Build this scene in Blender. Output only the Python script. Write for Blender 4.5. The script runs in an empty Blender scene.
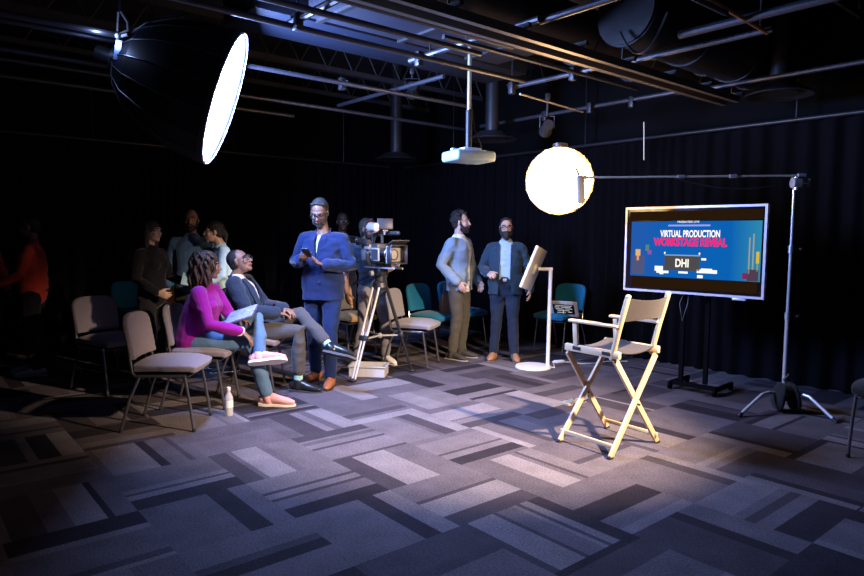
import bpy, bmesh, math, random
from mathutils import Vector, Matrix, Euler, noise

random.seed(7)
SC = bpy.context.scene
COL = SC.collection
V = Vector
PI = math.pi

# ------------------------------------------------------------------ camera
CAM_H, FOC = 1.49, 650.0
PITCH, ROLL = math.radians(4.53), math.radians(-0.516)
cd = bpy.data.cameras.new('camera')
cam = bpy.data.objects.new('camera', cd)
COL.objects.link(cam)
cd.sensor_width = 36.0
cd.lens = FOC / 864.0 * 36.0
cd.clip_end = 60
cam.matrix_world = (Matrix.Translation((0, 0, CAM_H)) @ Matrix.Rotation(math.radians(90) - PITCH, 4, 'X')
                    @ Matrix.Rotation(-ROLL, 4, 'Z'))
SC.camera = cam
_c, _s = math.cos(PITCH), math.sin(PITCH)


def ray(x, y):
    u, v = (x - 432) / FOC, (y - 288) / FOC
    cr, sr = math.cos(ROLL), math.sin(ROLL)
    u, v = cr * u - sr * v, sr * u + cr * v
    return V((u, _c - _s * v, -_s - _c * v))


def G(x, y, z=0.0):
    d = ray(x, y)
    return V((0, 0, CAM_H)) + d * ((z - CAM_H) / d.z)


def D(x, y, Y):
    d = ray(x, y)
    return V((0, 0, CAM_H)) + d * (Y / d.y)


ANG = math.radians(-40)
DA = V((math.sin(ANG), math.cos(ANG), 0))      # room axis along the right wall
DB = V((math.cos(ANG), -math.sin(ANG), 0))     # room axis along the left wall


# ------------------------------------------------------------------ materials
def mat(name, col, rough=0.6, metal=0.0, var=0.12, scale=40.0, bump=0.0, bscale=None, spec=None, sheen=0.0, alpha=None, trans=0.0, coat=0.0):
    m = bpy.data.materials.new(name)
    m.use_nodes = True
    nt = m.node_tree
    b = nt.nodes['Principled BSDF']
    b.inputs['Roughness'].default_value = rough
    b.inputs['Metallic'].default_value = metal
    if spec is not None:
        b.inputs['Specular IOR Level'].default_value = spec
    if sheen:
        b.inputs['Sheen Weight'].default_value = sheen
    if trans:
        b.inputs['Transmission Weight'].default_value = trans
    if coat:
        b.inputs['Coat Weight'].default_value = coat
    tc = nt.nodes.new('ShaderNodeTexCoord')
    nz = nt.nodes.new('ShaderNodeTexNoise')
    nz.inputs['Scale'].default_value = scale
    nz.inputs['Detail'].default_value = 3
    nt.links.new(tc.outputs['Object'], nz.inputs['Vector'])
    mx = nt.nodes.new('ShaderNodeMix')
    mx.data_type = 'RGBA'
    c = V(col)
    mx.inputs[6].default_value = (*(c * (1 - var)), 1)
    mx.inputs[7].default_value = (*[min(1, k) for k in c * (1 + var)], 1)
    nt.links.new(nz.outputs['Fac'], mx.inputs[0])
    nt.links.new(mx.outputs[2], b.inputs['Base Color'])
    if bump:
        n2 = nt.nodes.new('ShaderNodeTexNoise')
        n2.inputs['Scale'].default_value = bscale or scale
        n2.inputs['Detail'].default_value = 4
        nt.links.new(tc.outputs['Object'], n2.inputs['Vector'])
        bp = nt.nodes.new('ShaderNodeBump')
        bp.inputs['Strength'].default_value = bump
        bp.inputs['Distance'].default_value = 0.02
        nt.links.new(n2.outputs['Fac'], bp.inputs['Height'])
        nt.links.new(bp.outputs['Normal'], b.inputs['Normal'])
    return m


def emis(name, col, strength):
    m = bpy.data.materials.new(name)
    m.use_nodes = True
    nt = m.node_tree
    nt.nodes.remove(nt.nodes['Principled BSDF'])
    e = nt.nodes.new('ShaderNodeEmission')
    e.inputs['Color'].default_value = (*col, 1)
    e.inputs['Strength'].default_value = strength
    nt.links.new(e.outputs[0], nt.nodes['Material Output'].inputs['Surface'])
    return m


_mc = {}


def M(key, *a, **k):
    if key not in _mc:
        _mc[key] = mat(key, *a, **k)
    return _mc[key]


def cloth(name, col, var=0.15, bump=0.55, bs=9, rough=0.85):
    return M(name, col, rough=rough, var=var, scale=60, bump=bump, bscale=bs, spec=0.2, sheen=0.15)


# ------------------------------------------------------------------ mesh builder
class MB:
    def __init__(s):
        s.v, s.f = [], []

    def add(s, vs, fs, mx=None):
        o = len(s.v)
        for v in vs:
            v = V(v)
            s.v.append(mx @ v if mx is not None else v)
        for f in fs:
            s.f.append(tuple(i + o for i in f))
        return s

    def addbm(s, bm, mx=None):
        bm.verts.ensure_lookup_table()
        bm.verts.index_update()
        s.add([v.co for v in bm.verts], [[v.index for v in f.verts] for f in bm.faces], mx)
        bm.free()
        return s

    def box(s, c, size, rot=None, bev=0.0, seg=2):
        bm = bmesh.new()
        bmesh.ops.create_cube(bm, size=1)
        for v in bm.verts:
            v.co = V((v.co.x * size[0], v.co.y * size[1], v.co.z * size[2]))
        if bev:
            bmesh.ops.bevel(bm, geom=bm.edges[:] + bm.verts[:], offset=min(bev, min(size) * .49), segments=seg, affect='EDGES', profile=.5)
        mx = Matrix.Translation(V(c))
        if rot is not None:
            mx = mx @ (rot.to_4x4() if isinstance(rot, Matrix) else Euler(rot).to_matrix().to_4x4())
        return s.addbm(bm, mx)

    def bar(s, p0, p1, w, h, side=None, bev=0.0):
        p0, p1 = V(p0), V(p1)
        z = (p1 - p0)
        L = z.length
        z.normalize()
        sd = V(side) if side is not None else (V((1, 0, 0)) if abs(z.x) < .9 else V((0, 1, 0)))
        x = (sd - z * sd.dot(z)).normalized()
        y = z.cross(x)
        R = Matrix((x, y, z)).transposed()
        return s.box((p0 + p1) / 2, (w, h, L), R, bev)

    def loft(s, pts, rad, side=None, n=12, cap='round', sup=1.0):
        pts = [V(p) for p in pts]
        rad = [(r, r) if not isinstance(r, (tuple, list)) else r for r in rad]
        N = len(pts)
        tang = []
        for i in range(N):
            a = pts[max(i - 1, 0)]
            b = pts[min(i + 1, N - 1)]
            t = (b - a)
            tang.append(t.normalized() if t.length > 1e-9 else V((0, 0, 1)))
        sd = V(side) if side is not None else (V((1, 0, 0)) if abs(tang[0].x) < .8 else V((0, 1, 0)))
        P, R, T = list(pts), list(rad), list(tang)
        if cap == 'round':
            pre, post = [], []
            for a in (80, 55, 28):
                a = math.radians(a)
                m = min(rad[0])
                pre.append((pts[0] - tang[0] * m * math.sin(a), (rad[0][0] * math.cos(a), rad[0][1] * math.cos(a)), tang[0]))
            for a in (28, 55, 80):
                a = math.radians(a)
                m = min(rad[-1])
                post.append((pts[-1] + tang[-1] * m * math.sin(a), (rad[-1][0] * math.cos(a), rad[-1][1] * math.cos(a)), tang[-1]))
            P = [q[0] for q in pre] + P + [q[0] for q in post]
            R = [q[1] for q in pre] + R + [q[1] for q in post]
            T = [q[2] for q in pre] + T + [q[2] for q in post]
        vs, fs = [], []
        x = None
        for p, r, t in zip(P, R, T):
            x = (sd if x is None or side is not None else x)
            x = (x - t * x.dot(t))
            x = x.normalized() if x.length > 1e-6 else t.orthogonal().normalized()
            y = t.cross(x)
            for k in range(n):
                a = 2 * PI * k / n
                ca, sa = math.cos(a), math.sin(a)
                if sup != 1.0:
                    ca = math.copysign(abs(ca) ** sup, ca)
                    sa = math.copysign(abs(sa) ** sup, sa)
                vs.append(p + x * r[0] * ca + y * r[1] * sa)
        m = len(P)
        for i in range(m - 1):
            for k in range(n):
                k2 = (k + 1) % n
                fs.append((i * n + k, i * n + k2, (i + 1) * n + k2, (i + 1) * n + k))
        if cap != 'none':
            fs.append(tuple(range(n - 1, -1, -1)))
            fs.append(tuple((m - 1) * n + k for k in range(n)))
        return s.add(vs, fs)

    def cyl(s, p0, p1, r0, r1=None, n=12):
        return s.loft([p0, p1], [r0, r1 if r1 is not None else r0], n=n, cap='flat')

    def tube(s, pts, r, n=8):
        return s.loft(pts, [r] * len(pts), n=n, cap='flat')

    def ell(s, c, r, rot=None, nu=16, nv=10):
        vs, fs = [], []
        c = V(c)
        r = (r, r, r) if not isinstance(r, (tuple, list)) else r
        R = rot if isinstance(rot, Matrix) else (Euler(rot).to_matrix() if rot else Matrix.Identity(3))
        vs.append(c + R @ V((0, 0, r[2])))
        for i in range(1, nv):
            t = PI * i / nv
            for k in range(nu):
                a = 2 * PI * k / nu
                vs.append(c + R @ V((r[0] * math.sin(t) * math.cos(a), r[1] * math.sin(t) * math.sin(a), r[2] * math.cos(t))))
        vs.append(c + R @ V((0, 0, -r[2])))
        for k in range(nu):
            fs.append((0, 1 + k, 1 + (k + 1) % nu))
        for i in range(nv - 2):
            for k in range(nu):
                a = 1 + i * nu + k
                b = 1 + i * nu + (k + 1) % nu
                fs.append((a, a + nu, b + nu, b))
        e = len(vs) - 1
        o = 1 + (nv - 2) * nu
        for k in range(nu):
            fs.append((o + k, e, o + (k + 1) % nu))
        return s.add(vs, fs)

    def lathe(s, prof, c=(0, 0, 0), n=32, axis='Z', closed=False):
        vs, fs = [], []
        c = V(c)
        for r, z in prof:
            for k in range(n):
                a = 2 * PI * k / n
                p = V((r * math.cos(a), r * math.sin(a), z))
                vs.append(c + p)
        m = len(prof)
        for i in range(m - 1):
            for k in range(n):
                k2 = (k + 1) % n
                fs.append((i * n + k, i * n + k2, (i + 1) * n + k2, (i + 1) * n + k))
        if closed:
            for k in range(n):
                k2 = (k + 1) % n
                fs.append(((m - 1) * n + k, (m - 1) * n + k2, k2, k))
        else:
            fs.append(tuple(range(n - 1, -1, -1)))
            fs.append(tuple((m - 1) * n + k for k in range(n)))
        return s.add(vs, fs)

    def torus(s, c, R, r, rot=None, n=24, m=8, sx=1.0):
        vs, fs = [], []
        c = V(c)
        Q = rot if isinstance(rot, Matrix) else (Euler(rot).to_matrix() if rot else Matrix.Identity(3))
        for i in range(n):
            a = 2 * PI * i / n
            for k in range(m):
                b = 2 * PI * k / m
                p = V(((R + r * math.cos(b)) * math.cos(a) * sx, (R + r * math.cos(b)) * math.sin(a), r * math.sin(b)))
                vs.append(c + Q @ p)
        for i in range(n):
            for k in range(m):
                fs.append((i * m + k, ((i + 1) % n) * m + k, ((i + 1) % n) * m + (k + 1) % m, i * m + (k + 1) % m))
        return s.add(vs, fs)

    def sheet(s, grid, thick, up=None):
        """closed slab from a grid of points (rows of points)"""
        nr, nc = len(grid), len(grid[0])
        bm = bmesh.new()
        vv = [[bm.verts.new(V(p)) for p in row] for row in grid]
        for i in range(nr - 1):
            for j in range(nc - 1):
                bm.faces.new((vv[i][j], vv[i][j + 1], vv[i + 1][j + 1], vv[i + 1][j]))
        bm.normal_update()
        bmesh.ops.solidify(bm, geom=bm.faces[:], thickness=thick)
        return s.addbm(bm)

    def mesh(s, name, recalc=True, sharp=35):
        me = bpy.data.meshes.new(name)
        me.from_pydata([tuple(v) for v in s.v], [], s.f)
        me.validate()
        if recalc:
            bm = bmesh.new()
            bm.from_mesh(me)
            bmesh.ops.recalc_face_normals(bm, faces=bm.faces[:])
            bm.to_mesh(me)
            bm.free()
        me.polygons.foreach_set('use_smooth', [True] * len(me.polygons))
        if sharp:
            me.set_sharp_from_angle(angle=math.radians(sharp))
        return me

    def build(s, name, m, parent=None, sharp=35, recalc=True):
        me = s.mesh(name, recalc, sharp)
        if m:
            me.materials.append(m)
        o = bpy.data.objects.new(name, me)
        COL.objects.link(o)
        if parent is not None:
            o.parent = parent
        return o


def remesh(name, mb, m, parent, voxel=0.006, smooth=6, post=None, thick=0.0, decim=1.0, folds=0.0):
    me = mb.mesh(name, True, 0)
    o = bpy.data.objects.new(name + '_tmp', me)
    COL.objects.link(o)
    r = o.modifiers.new('r', 'REMESH')
    r.mode = 'VOXEL'
    r.voxel_size = voxel
    r.use_smooth_shade = True
    if smooth:
        sm = o.modifiers.new('s', 'SMOOTH')
        sm.factor = .5
        sm.iterations = smooth
    if decim < 1:
        dm = o.modifiers.new('d', 'DECIMATE')
        dm.ratio = decim
    dg = bpy.context.evaluated_depsgraph_get()
    dg.update()
    nm = bpy.data.meshes.new_from_object(o.evaluated_get(dg))
    bpy.data.objects.remove(o)
    bpy.data.meshes.remove(me)
    nm.name = name
    if folds:
        new = []
        for v in nm.vertices:
            c = v.co
            a = noise.noise(V((c.x * 6, c.y * 6, c.z * 8)) + V((c.z * 4, c.x * 3, 0)))
            b = noise.noise(V((c.x * 11 + 7, c.y * 11, c.z * 20)))
            d = folds * ((1 - abs(a) * 2.6) * .8 + b * .5 - .35)
            new.append(c + v.normal * d)
        for v, c in zip(nm.vertices, new):
            v.co = c
        nm.update()
    if post:
        bm = bmesh.new()
        bm.from_mesh(nm)
        post(bm)
        bm.to_mesh(nm)
        bm.free()
    nm.polygons.foreach_set('use_smooth', [True] * len(nm.polygons))
    nm.materials.clear()
    nm.materials.append(m)
    ob = bpy.data.objects.new(name, nm)
    COL.objects.link(ob)
    if thick:
        so_ = ob.modifiers.new('thickness', 'SOLIDIFY')
        so_.thickness = thick
        so_.use_even_offset = False
    if parent is not None:
        ob.parent = parent
    return ob


def tag(o, label, cat, group=None, kind=None):
    if label:
        o['label'] = label
    if cat:
        o['category'] = cat
    if group:
        o['group'] = group
    if kind:
        o['kind'] = kind
    return o


def thing(name, label, cat, loc=(0, 0, 0), rz=0.0, group=None):
    o = bpy.data.objects.new(name, None)
    o.empty_display_size = .1
    COL.objects.link(o)
    o.location = loc
    o.rotation_euler = (0, 0, rz)
    return tag(o, label, cat, group)


def struct(o):
    o['kind'] = 'structure'
    return o


def copy_tree(o, parent=None):
    c = o.copy()
    COL.objects.link(c)
    if parent is not None:
        c.parent = parent
    for ch in list(o.children):
        copy_tree(ch, c)
    return c


def yaw_of(d):
    """rotation about z that takes +Y to direction d"""
    return math.atan2(-d[0], d[1])


def arc(p0, p1, sag, n=12):
    p0, p1 = V(p0), V(p1)
    return [p0.lerp(p1, t / n) - V((0, 0, sag * 4 * (t / n) * (1 - t / n))) for t in range(n + 1)]


# ------------------------------------------------------------------ people
def skin(key, col):
    return M('skin_' + key, col, rough=.5, var=.08, scale=25, bump=.05, bscale=60)


def stand(**kw):
    J = dict(pelvis=(0, 0, .96), waist=(0, .005, 1.10), chest=(0, .01, 1.27), neck=(0, -.015, 1.455), head=(0, .02, 1.63),
             shR=(.178, -.01, 1.375), elR=(.25, -.03, 1.12), wrR=(.26, .05, .87),
             shL=(-.178, -.01, 1.375), elL=(-.25, -.03, 1.12), wrL=(-.26, .05, .87),
             hipR=(.09, 0, .91), knR=(.10, .025, .50), anR=(.11, -.03, .085), toR=(.13, .17, .03),
             hipL=(-.09, 0, .91), knL=(-.10, .025, .50), anL=(-.11, -.03, .085), toL=(-.13, .17, .03))
    J.update(kw)
    return J


def add_hand(mb, w, d, pn, side, curl=.5, s=1.0, spread=1.0, thumb=.5):
    """side +1: right hand (thumb on the lateral side lat*side)"""
    d = V(d).normalized()
    pn = V(pn)
    pn = (pn - d * pn.dot(d)).normalized()
    lat = d.cross(pn) * side           # towards the thumb
    w = V(w)
    k0 = w + d * .085 * s
    mb.loft([w - d * .02 * s, w + d * .025 * s, w + d * .06 * s, k0], [(.024 * s, .019 * s), (.036 * s, .017 * s), (.043 * s, .0155 * s), (.042 * s, .0125 * s)], side=lat, n=12)
    for i, (o, L) in enumerate(((.033, .070), (.0115, .079), (-.0105, .073), (-.0315, .056))):
        p = k0 + lat * o * s - d * .012 * s - d * (.006 * s if i in (0, 3) else 0)
        dd = (d + lat * o * 2.2 * spread).normalized()
        pts = [p]
        a = 0
        for j, fr in enumerate((.46, .31, .23)):
            a += curl * (.55 if j == 0 else .8)
            q = dd * math.cos(a) + pn * math.sin(a)
            p = p + q * L * fr * s * 1.12
            pts.append(p)
        mb.loft(pts, [.0098 * s, .0088 * s, .0080 * s, .0066 * s], n=8)
    b = w + d * .028 * s + lat * .028 * s
    d1 = (d * .62 + lat * .75 + pn * (.25 + .3 * thumb)).normalized()
    d2 = (d * .85 + lat * .3 + pn * (.3 + .5 * thumb)).normalized()
    mb.loft([b - d1 * .015 * s, b + d1 * .035 * s, b + d1 * .035 * s + d2 * .032 * s, b + d1 * .035 * s + d2 * .056 * s],
            [.0155 * s, .0125 * s, .0105 * s, .0078 * s], n=8)


def person(label, root, yaw, J, H, sk, look=(0, 0, 0), top=None, jacket=None, trousers=None, shoes=None, hair=None, hair_col=None,
           beard=None, glasses=None, girth=1.0, hands=None, vox=.0055, bare_arm=False, extra=None, female=False, no_face=False, soles=(.75, .75, .75), socks=None, t_hem=.95, laces=None):
    s = H / 1.75
    K = {k: V(v) * s for k, v in J.items()}
    T = thing('person', label, 'person', root, yaw)
    hy, hp, hr = look
    # +yaw turns to the person's left, +pitch looks up
    HR = (Matrix.Rotation(hy, 3, 'Z') @ Matrix.Rotation(hp, 3, 'X') @ Matrix.Rotation(hr, 3, 'Y'))
    hs = s * .98
    hc = K['head']

    def h(p):
        return hc + HR @ (V(p) * hs)

    tz = (K['neck'] - K['pelvis']).normalized()
    tx = (K['shR'] - K['shL']).normalized()
    tx = (tx - tz * tx.dot(tz)).normalized()
    ty = tz.cross(tx)
    TF = Matrix((tx, ty, tz))   # world->torso (rows)

    def tloc(p):
        return TF @ (p - K['pelvis'])

    hx = (K['hipR'] - K['hipL'])
    hx = hx.normalized()
    sh_w = 1.0 if not female else .93
    tors = [K['pelvis'] - tz * .07 * s, K['pelvis'] + tz * .01 * s, K['waist'], K['waist'].lerp(K['chest'], .55), K['chest'].lerp(K['neck'], .12), K['chest'].lerp(K['neck'], .55), K['chest'].lerp(K['neck'], .85)]
    g = girth
    trad = [(.150 * g, .108 * g), (.162 * g, .118 * g), (.145 * g, .110 * g * (g ** .6)), (.152 * g, .116 * g * (g ** .3)), (.170 * sh_w, .120 * g ** .5), (.160 * sh_w, .100), (.085, .066)]

    def torso(mb, ex=0.0, upto=7, frm=0, exw=None):
        pts = tors[frm:upto]
        r = [((a + ex) * s, (b + ex) * s) for a, b in trad[frm:upto]]
        mb.loft(pts, r, side=tx, n=20, sup=.88)

    def shoulders(mb, ex=0.0):
        for q in 'RL':
            sg = 1 if q == 'R' else -1
            a = K['neck'] - tz * .06 * s + tx * sg * .03 * s
            b = K['sh' + q]
            mb.loft([a, a.lerp(b, .55) + tz * .006 * s, b], [(.042 + ex * .8) * s, (.046 + ex) * s, (.052 + ex) * s], n=12)
            c = K['chest'] + tz * .02 * s + tx * sg * .10 * s
            mb.loft([b - tz * .02 * s, c], [(.055 + ex) * s, (.075 + ex) * s], n=12)

    def arm(mb, q, ex=0.0, r=(.052, .047, .041, .040, .027), upto=1.0, flare=0):
        a, b, c = K['sh' + q], K['el' + q], K['wr' + q]
        pts = [a, a.lerp(b, .5), b, b.lerp(c, .35), c]
        rr = [(k + ex) * s for k in r]
        if upto >= 2:
            e = b + (c - b) * (upto - 1) if upto < 3 else c
        if upto == 1.0:       # long sleeve: to just short of the wrist
            e = b.lerp(c, .93)
            pts = [a, a.lerp(b, .5), b, b.lerp(c, .4), e]
            rr[-1] = (r[4] + ex + .006 + flare) * s
        elif upto < 1.0:      # short sleeve
            e = a.lerp(b, upto)
            pts = [a, a.lerp(b, upto * .5), e]
            rr = [(r[0] + ex) * s, (r[0] + ex) * s, (r[1] + ex + .006) * s]
        mb.loft(pts, rr, n=12, cap='round')

    # ---- body
    mb = MB()
    torso(mb, -.012)
    shoulders(mb, -.012)
    mb.loft([K['neck'] - tz * .05 * s, K['neck'] + tz * .02 * s, h((0, -.022, -.055)), h((0, -.02, .0))], [.062 * s, .055 * s * (1 if not female else .9), .052 * s, .05 * s], n=14)
    mb.ell(h((0, -.014, .028)), (.074 * hs, .094 * hs, .092 * hs), HR)
    mb.ell(h((0, .022, -.03)), (.061 * hs, .070 * hs, .085 * hs), HR)
    mb.ell(h((0, .028, -.074)), (.052 * hs, .056 * hs, .040 * hs), HR)
    mb.ell(h((0, .066, -.098)), (.025 * hs, .022 * hs, .019 * hs), HR)
    if not no_face:
        mb.loft([h((0, .088, .014)), h((0, .100, -.012)), h((0, .110, -.030))], [.008 * hs, .010 * hs, .013 * hs], n=8)
        for sg in (-1, 1):
            mb.ell(h((sg * .012, .099, -.033)), .0095 * hs, nu=8, nv=6)
            mb.ell(h((sg * .040, .064, -.026)), (.022 * hs, .022 * hs, .020 * hs), HR, 10, 8)
            mb.loft([h((sg * .012, .089, .026)), h((sg * .034, .085, .031)), h((sg * .052, .070, .026))], [.0085 * hs, .0085 * hs, .007 * hs], n=8)
            mb.ell(h((sg * .024, .083, -.061)), (.008 * hs, .008 * hs, .006 * hs), HR, 8, 6)
        mb.ell(h((0, .089, -.056)), (.023 * hs, .011 * hs, .0062 * hs), HR, 10, 6)
        mb.ell(h((0, .088, -.066)), (.021 * hs, .011 * hs, .0070 * hs), HR, 10, 6)
    for sg in (-1, 1):
        mb.ell(h((sg * .078, -.008, -.006)), (.010 * hs, .020 * hs, .032 * hs), HR @ Matrix.Rotation(sg * -.35, 3, 'Z'), 10, 8)
    hd = dict(R={}, L={})
    if hands:
        for q in 'RL':
            hd[q] = hands.get(q, {})
    for q in 'RL':
        arm(mb, q, 0, upto=3)
        e, w = K['el' + q], K['wr' + q]
        d0 = (w - e).normalized()
        k = hd[q]
        d = V(k['d']) if 'd' in k else d0
        pn = V(k['pn']) if 'pn' in k else V((-1 if q == 'R' else 1, 0, 0))
        if not k.get('skip'):
            # keep the palm lateral towards the front for hanging hands
            add_hand(mb, w, d, pn, k.get('side', (1 if q == 'R' else -1)), k.get('curl', .45), s, k.get('spread', 1.0), k.get('thumb', .4))
        a, b, c, t = K['hip' + q], K['kn' + q], K['an' + q], K['to' + q]
        mb.loft([a, a.lerp(b, .5), b, b.lerp(c, .35), c], [.085 * s * g ** .5, .07 * s, .052 * s, .052 * s, .036 * s], n=12)
        r_ = (.022, .018, .014) if shoes else (.036, .034, .026)
        mb.loft([c - V((0, 0, .02 * s)), c.lerp(t, .5), c.lerp(t, .85)], [k * s for k in r_], n=10)

    def sockets(bm):
        for v in bm.verts:
            p = HR.transposed() @ (v.co - hc) / hs
            if p.y > .05 and -.02 < p.z < .03:
                for sg in (-1, 1):
                    q = V((p.x - sg * .031, 0, p.z - .006))
                    f = max(0, 1 - (q.x / .019) ** 2 - (q.z / .013) ** 2)
                    if f > 0:
                        v.co -= HR @ V((0, .013 * hs * f, 0))
    body = remesh('body', mb, sk, T, vox, 3, sockets)
    parts = dict(root=T, body=body)
    # ---- face features
    if not no_face:
        wm = M('eye_white', (.30, .29, .28), rough=.4, var=.02)
        im = M('iris_dark', (.03, .018, .012), rough=.2, var=.05)
        for sg in (-1, 1):
            e = MB().ell(h((sg * .031, .068, .005)), .0115 * hs, nu=12, nv=8).build('eye', wm, T)
            MB().ell(h((sg * .031, .0765, .005)), (.0055 * hs, .0048 * hs, .0055 * hs), nu=10, nv=6).build('iris', im, e)
            MB().loft([h((sg * .015, .096, .027)), h((sg * .034, .094, .033)), h((sg * .053, .077, .027))], [.0035 * hs, .0045 * hs, .003 * hs], n=6).build('eyebrow', hair_col or M('hair_black', (.012, .010, .010), rough=.55), T)
        MB().loft([h((-.022, .0925, -.0605)), h((0, .1005, -.060)), h((.022, .0925, -.0605))], [(.003 * hs), (.0045 * hs), (.003 * hs)], n=6).build('lips', M('lips', (.28, .12, .10), rough=.5), T)
    hcol = hair_col or M('hair_black', (.012, .010, .010), rough=.55, var=.3, scale=200, bump=.6, bscale=120)
    if hair:
        hb = MB()
        if hair in ('short', 'crop'):
            e = .005 if hair == 'crop' else .013
            hb.ell(h((0, -.030 - e * .5, .038)), ((.075 + e * .8) * hs, (.086 + e) * hs, (.086 + e * .9) * hs), HR)
            hb.ell(h((0, -.045, -.015)), ((.066 + e) * hs, (.062 + e) * hs, (.06 + e) * hs), HR)
            if hair == 'short':
                hb.loft([h((-.055, .02, .095)), h((0, .042, .115)), h((.055, .02, .095))], [.018 * hs, .020 * hs, .018 * hs], n=8)
        elif hair == 'curly':
            rnd = random.Random(5)
            hb.ell(h((0, -.038, .045)), (.086 * hs, .094 * hs, .090 * hs), HR)
            hb.ell(h((0, -.06, -.02)), (.072 * hs, .058 * hs, .07 * hs), HR)
            for i in range(70):
                a, b = rnd.uniform(0, 2 * PI), rnd.uniform(-.35, 1.5)
                p = V((math.cos(a) * math.cos(b) * .092, -.024 + math.sin(a) * math.cos(b) * .105, .04 + math.sin(b) * .098))
                if p.y > .03 and p.z < .095:
                    continue
                hb.ell(h(p), rnd.uniform(.014, .024) * hs, nu=8, nv=6)
        elif hair == 'long':
            hb.ell(h((0, -.022, .038)), (.088 * hs, .102 * hs, .094 * hs), HR)
            for sg in (-1, 1):
                hb.loft([h((sg * .06, -.02, .06)), h((sg * .085, -.01, -.03)), h((sg * .08, -.02, -.13)), h((sg * .07, -.02, -.2))], [.03 * hs, .032 * hs, .032 * hs, .02 * hs], n=10)
            hb.loft([h((0, -.08, .04)), h((0, -.10, -.05)), h((0, -.09, -.15)), h((0, -.085, -.22))], [(.07 * hs, .03 * hs), (.085 * hs, .035 * hs), (.08 * hs, .03 * hs), (.05 * hs, .02 * hs)], side=HR @ V((1, 0, 0)), n=12)
        elif hair == 'bun':
            hb.ell(h((0, -.024, .040)), (.084 * hs, .100 * hs, .093 * hs), HR)
            hb.ell(h((0, -.05, -.02)), (.07 * hs, .06 * hs, .06 * hs), HR)
            hb.loft([h((0, -.10, .03)), h((0, -.135, -.03)), h((0, -.13, -.12))], [.03 * hs, .03 * hs, .014 * hs], n=10)
        if hair == 'ringlets':
            rnd = random.Random(11)
            hb.ell(h((0, -.02, .04)), (.094 * hs, .108 * hs, .096 * hs), HR)
            for i in range(64):
                a = rnd.uniform(-PI * 1.12, PI * .12) if i % 4 else rnd.uniform(0, 2 * PI)
                top_ = V((math.cos(a) * .07, -.02 + math.sin(a) * .085, rnd.uniform(.05, .11)))
                if math.sin(a) > .55:
                    continue
                L = rnd.uniform(.17, .25)
                r0 = rnd.uniform(.095, .125)
                ph = rnd.uniform(0, 6)
                pts = []
                for t in range(12):
                    u = t / 11
                    rr = .08 + (r0 - .08) * min(1, u * 2.2)
                    p = V((math.cos(a) * rr, -.025 + math.sin(a) * rr * 1.1, top_.z - L * u * u - .03 * u))
                    p += V((math.cos(ph + u * 15), math.sin(ph + u * 15), 0)) * .011
                    pts.append(h(p))
                hb.loft(pts, [.014 * hs] * 11 + [.007 * hs], n=6)
            ho = hb.build('hair', hcol, T, sharp=0)
        else:
            ho = remesh('hair', hb, hcol, T, .006, 2)
    if beard:
        bb = MB()
        e = beard
        bb.ell(h((0, .034, -.082)), ((.056 + e * .5) * hs, (.058 + e) * hs, (.043 + e) * hs), HR)
        bb.ell(h((0, .068, -.103)), ((.03 + e * .6) * hs, (.024 + e) * hs, (.024 + e * 1.6) * hs), HR)
        for sg in (-1, 1):
            bb.loft([h((sg * .070, .005, .0)), h((sg * .064, .02, -.045)), h((sg * .045, .05, -.085))], [(.010 + e * .4) * hs, (.013 + e * .5) * hs, (.02 + e * .5) * hs], n=8)
            bb.loft([h((0, .099, -.046)), h((sg * .02, .092, -.05)), h((sg * .036, .075, -.066))], [.0075 * hs, .008 * hs, .007 * hs], n=8)

        def cutb(bm):
            kill = []
            for f in bm.faces:
                c = HR.transposed() @ (f.calc_center_median() - hc) / hs
                if c.z > -.053 and abs(c.x) < .05 and c.y > .04 and c.z > -.044:
                    kill.append(f)
            bmesh.ops.delete(bm, geom=kill, context='FACES')
        remesh('beard', bb, hcol, T, .005, 2, cutb)
    if glasses:
        gb = MB()
        for sg in (-1, 1):
            gb.torus(h((sg * .033, .103, .002)), .024 * hs, .0032 * hs, HR @ Matrix.Rotation(PI / 2, 3, 'X'), 20, 6, sx=1.12)
            gb.tube([h((sg * .060, .100, .006)), h((sg * .074, .06, .008)), h((sg * .082, -.01, .004))], .0028 * hs, 6)
        gb.tube([h((-.008, .106, .005)), h((0, .110, .008)), h((.008, .106, .005))], .0028 * hs, 6)
        gb.build('glasses', glasses, T)
    # ---- clothes
    if trousers:
        tb = MB()
        tm = trousers
        tb.loft([K['pelvis'] + tz * (.07 if (top and top.get('tuck')) else .05) * s, K['pelvis'] - tz * .02 * s, K['pelvis'] - tz * .09 * s], [((.152 + .016 * bool(top and top.get('tuck'))) * g * s, (.118 + .018 * bool(top and top.get('tuck'))) * g * s), (.168 * g * s, .130 * g * s), (.13 * g * s, .10 * g * s)], side=tx if abs(tz.z) > .8 else hx, n=20)
        for q in 'RL':
            a, b, c = K['hip' + q], K['kn' + q], K['an' + q]
            e = b.lerp(c, t_hem)
            tb.loft([a, a.lerp(b, .5), b, b.lerp(c, .4), e], [.100 * s * g ** .5, .086 * s * g ** .3, .068 * s, .066 * s, .058 * s], n=14, cap='round' if False else 'round')
        parts['trousers'] = remesh('trousers', tb, tm, T, .008, 4, folds=.007)
    if top:
        tb = MB()
        ex = .012
        if top.get('tuck'):
            tb.loft([K['pelvis'].lerp(K['waist'], .36)] + tors[2:], [((a_ + ex) * s, (b_ + ex) * s) for a_, b_ in [trad[2]] + trad[2:]], side=tx, n=20, sup=.88)
        else:
            if top.get('low'):
                tb.loft(tors[:5] + [tors[5] - tz * .03 * s, K['neck'] - tz * .055 * s, K['neck'] - tz * .02 * s], [((a_ + ex) * s, (b_ + ex) * s) for a_, b_ in trad[:5] + [(.13, .09), (.055, .05), (.045, .045)]], side=tx, n=20, sup=.88, cap='flat')
            else:
                torso(tb, ex)
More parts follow.
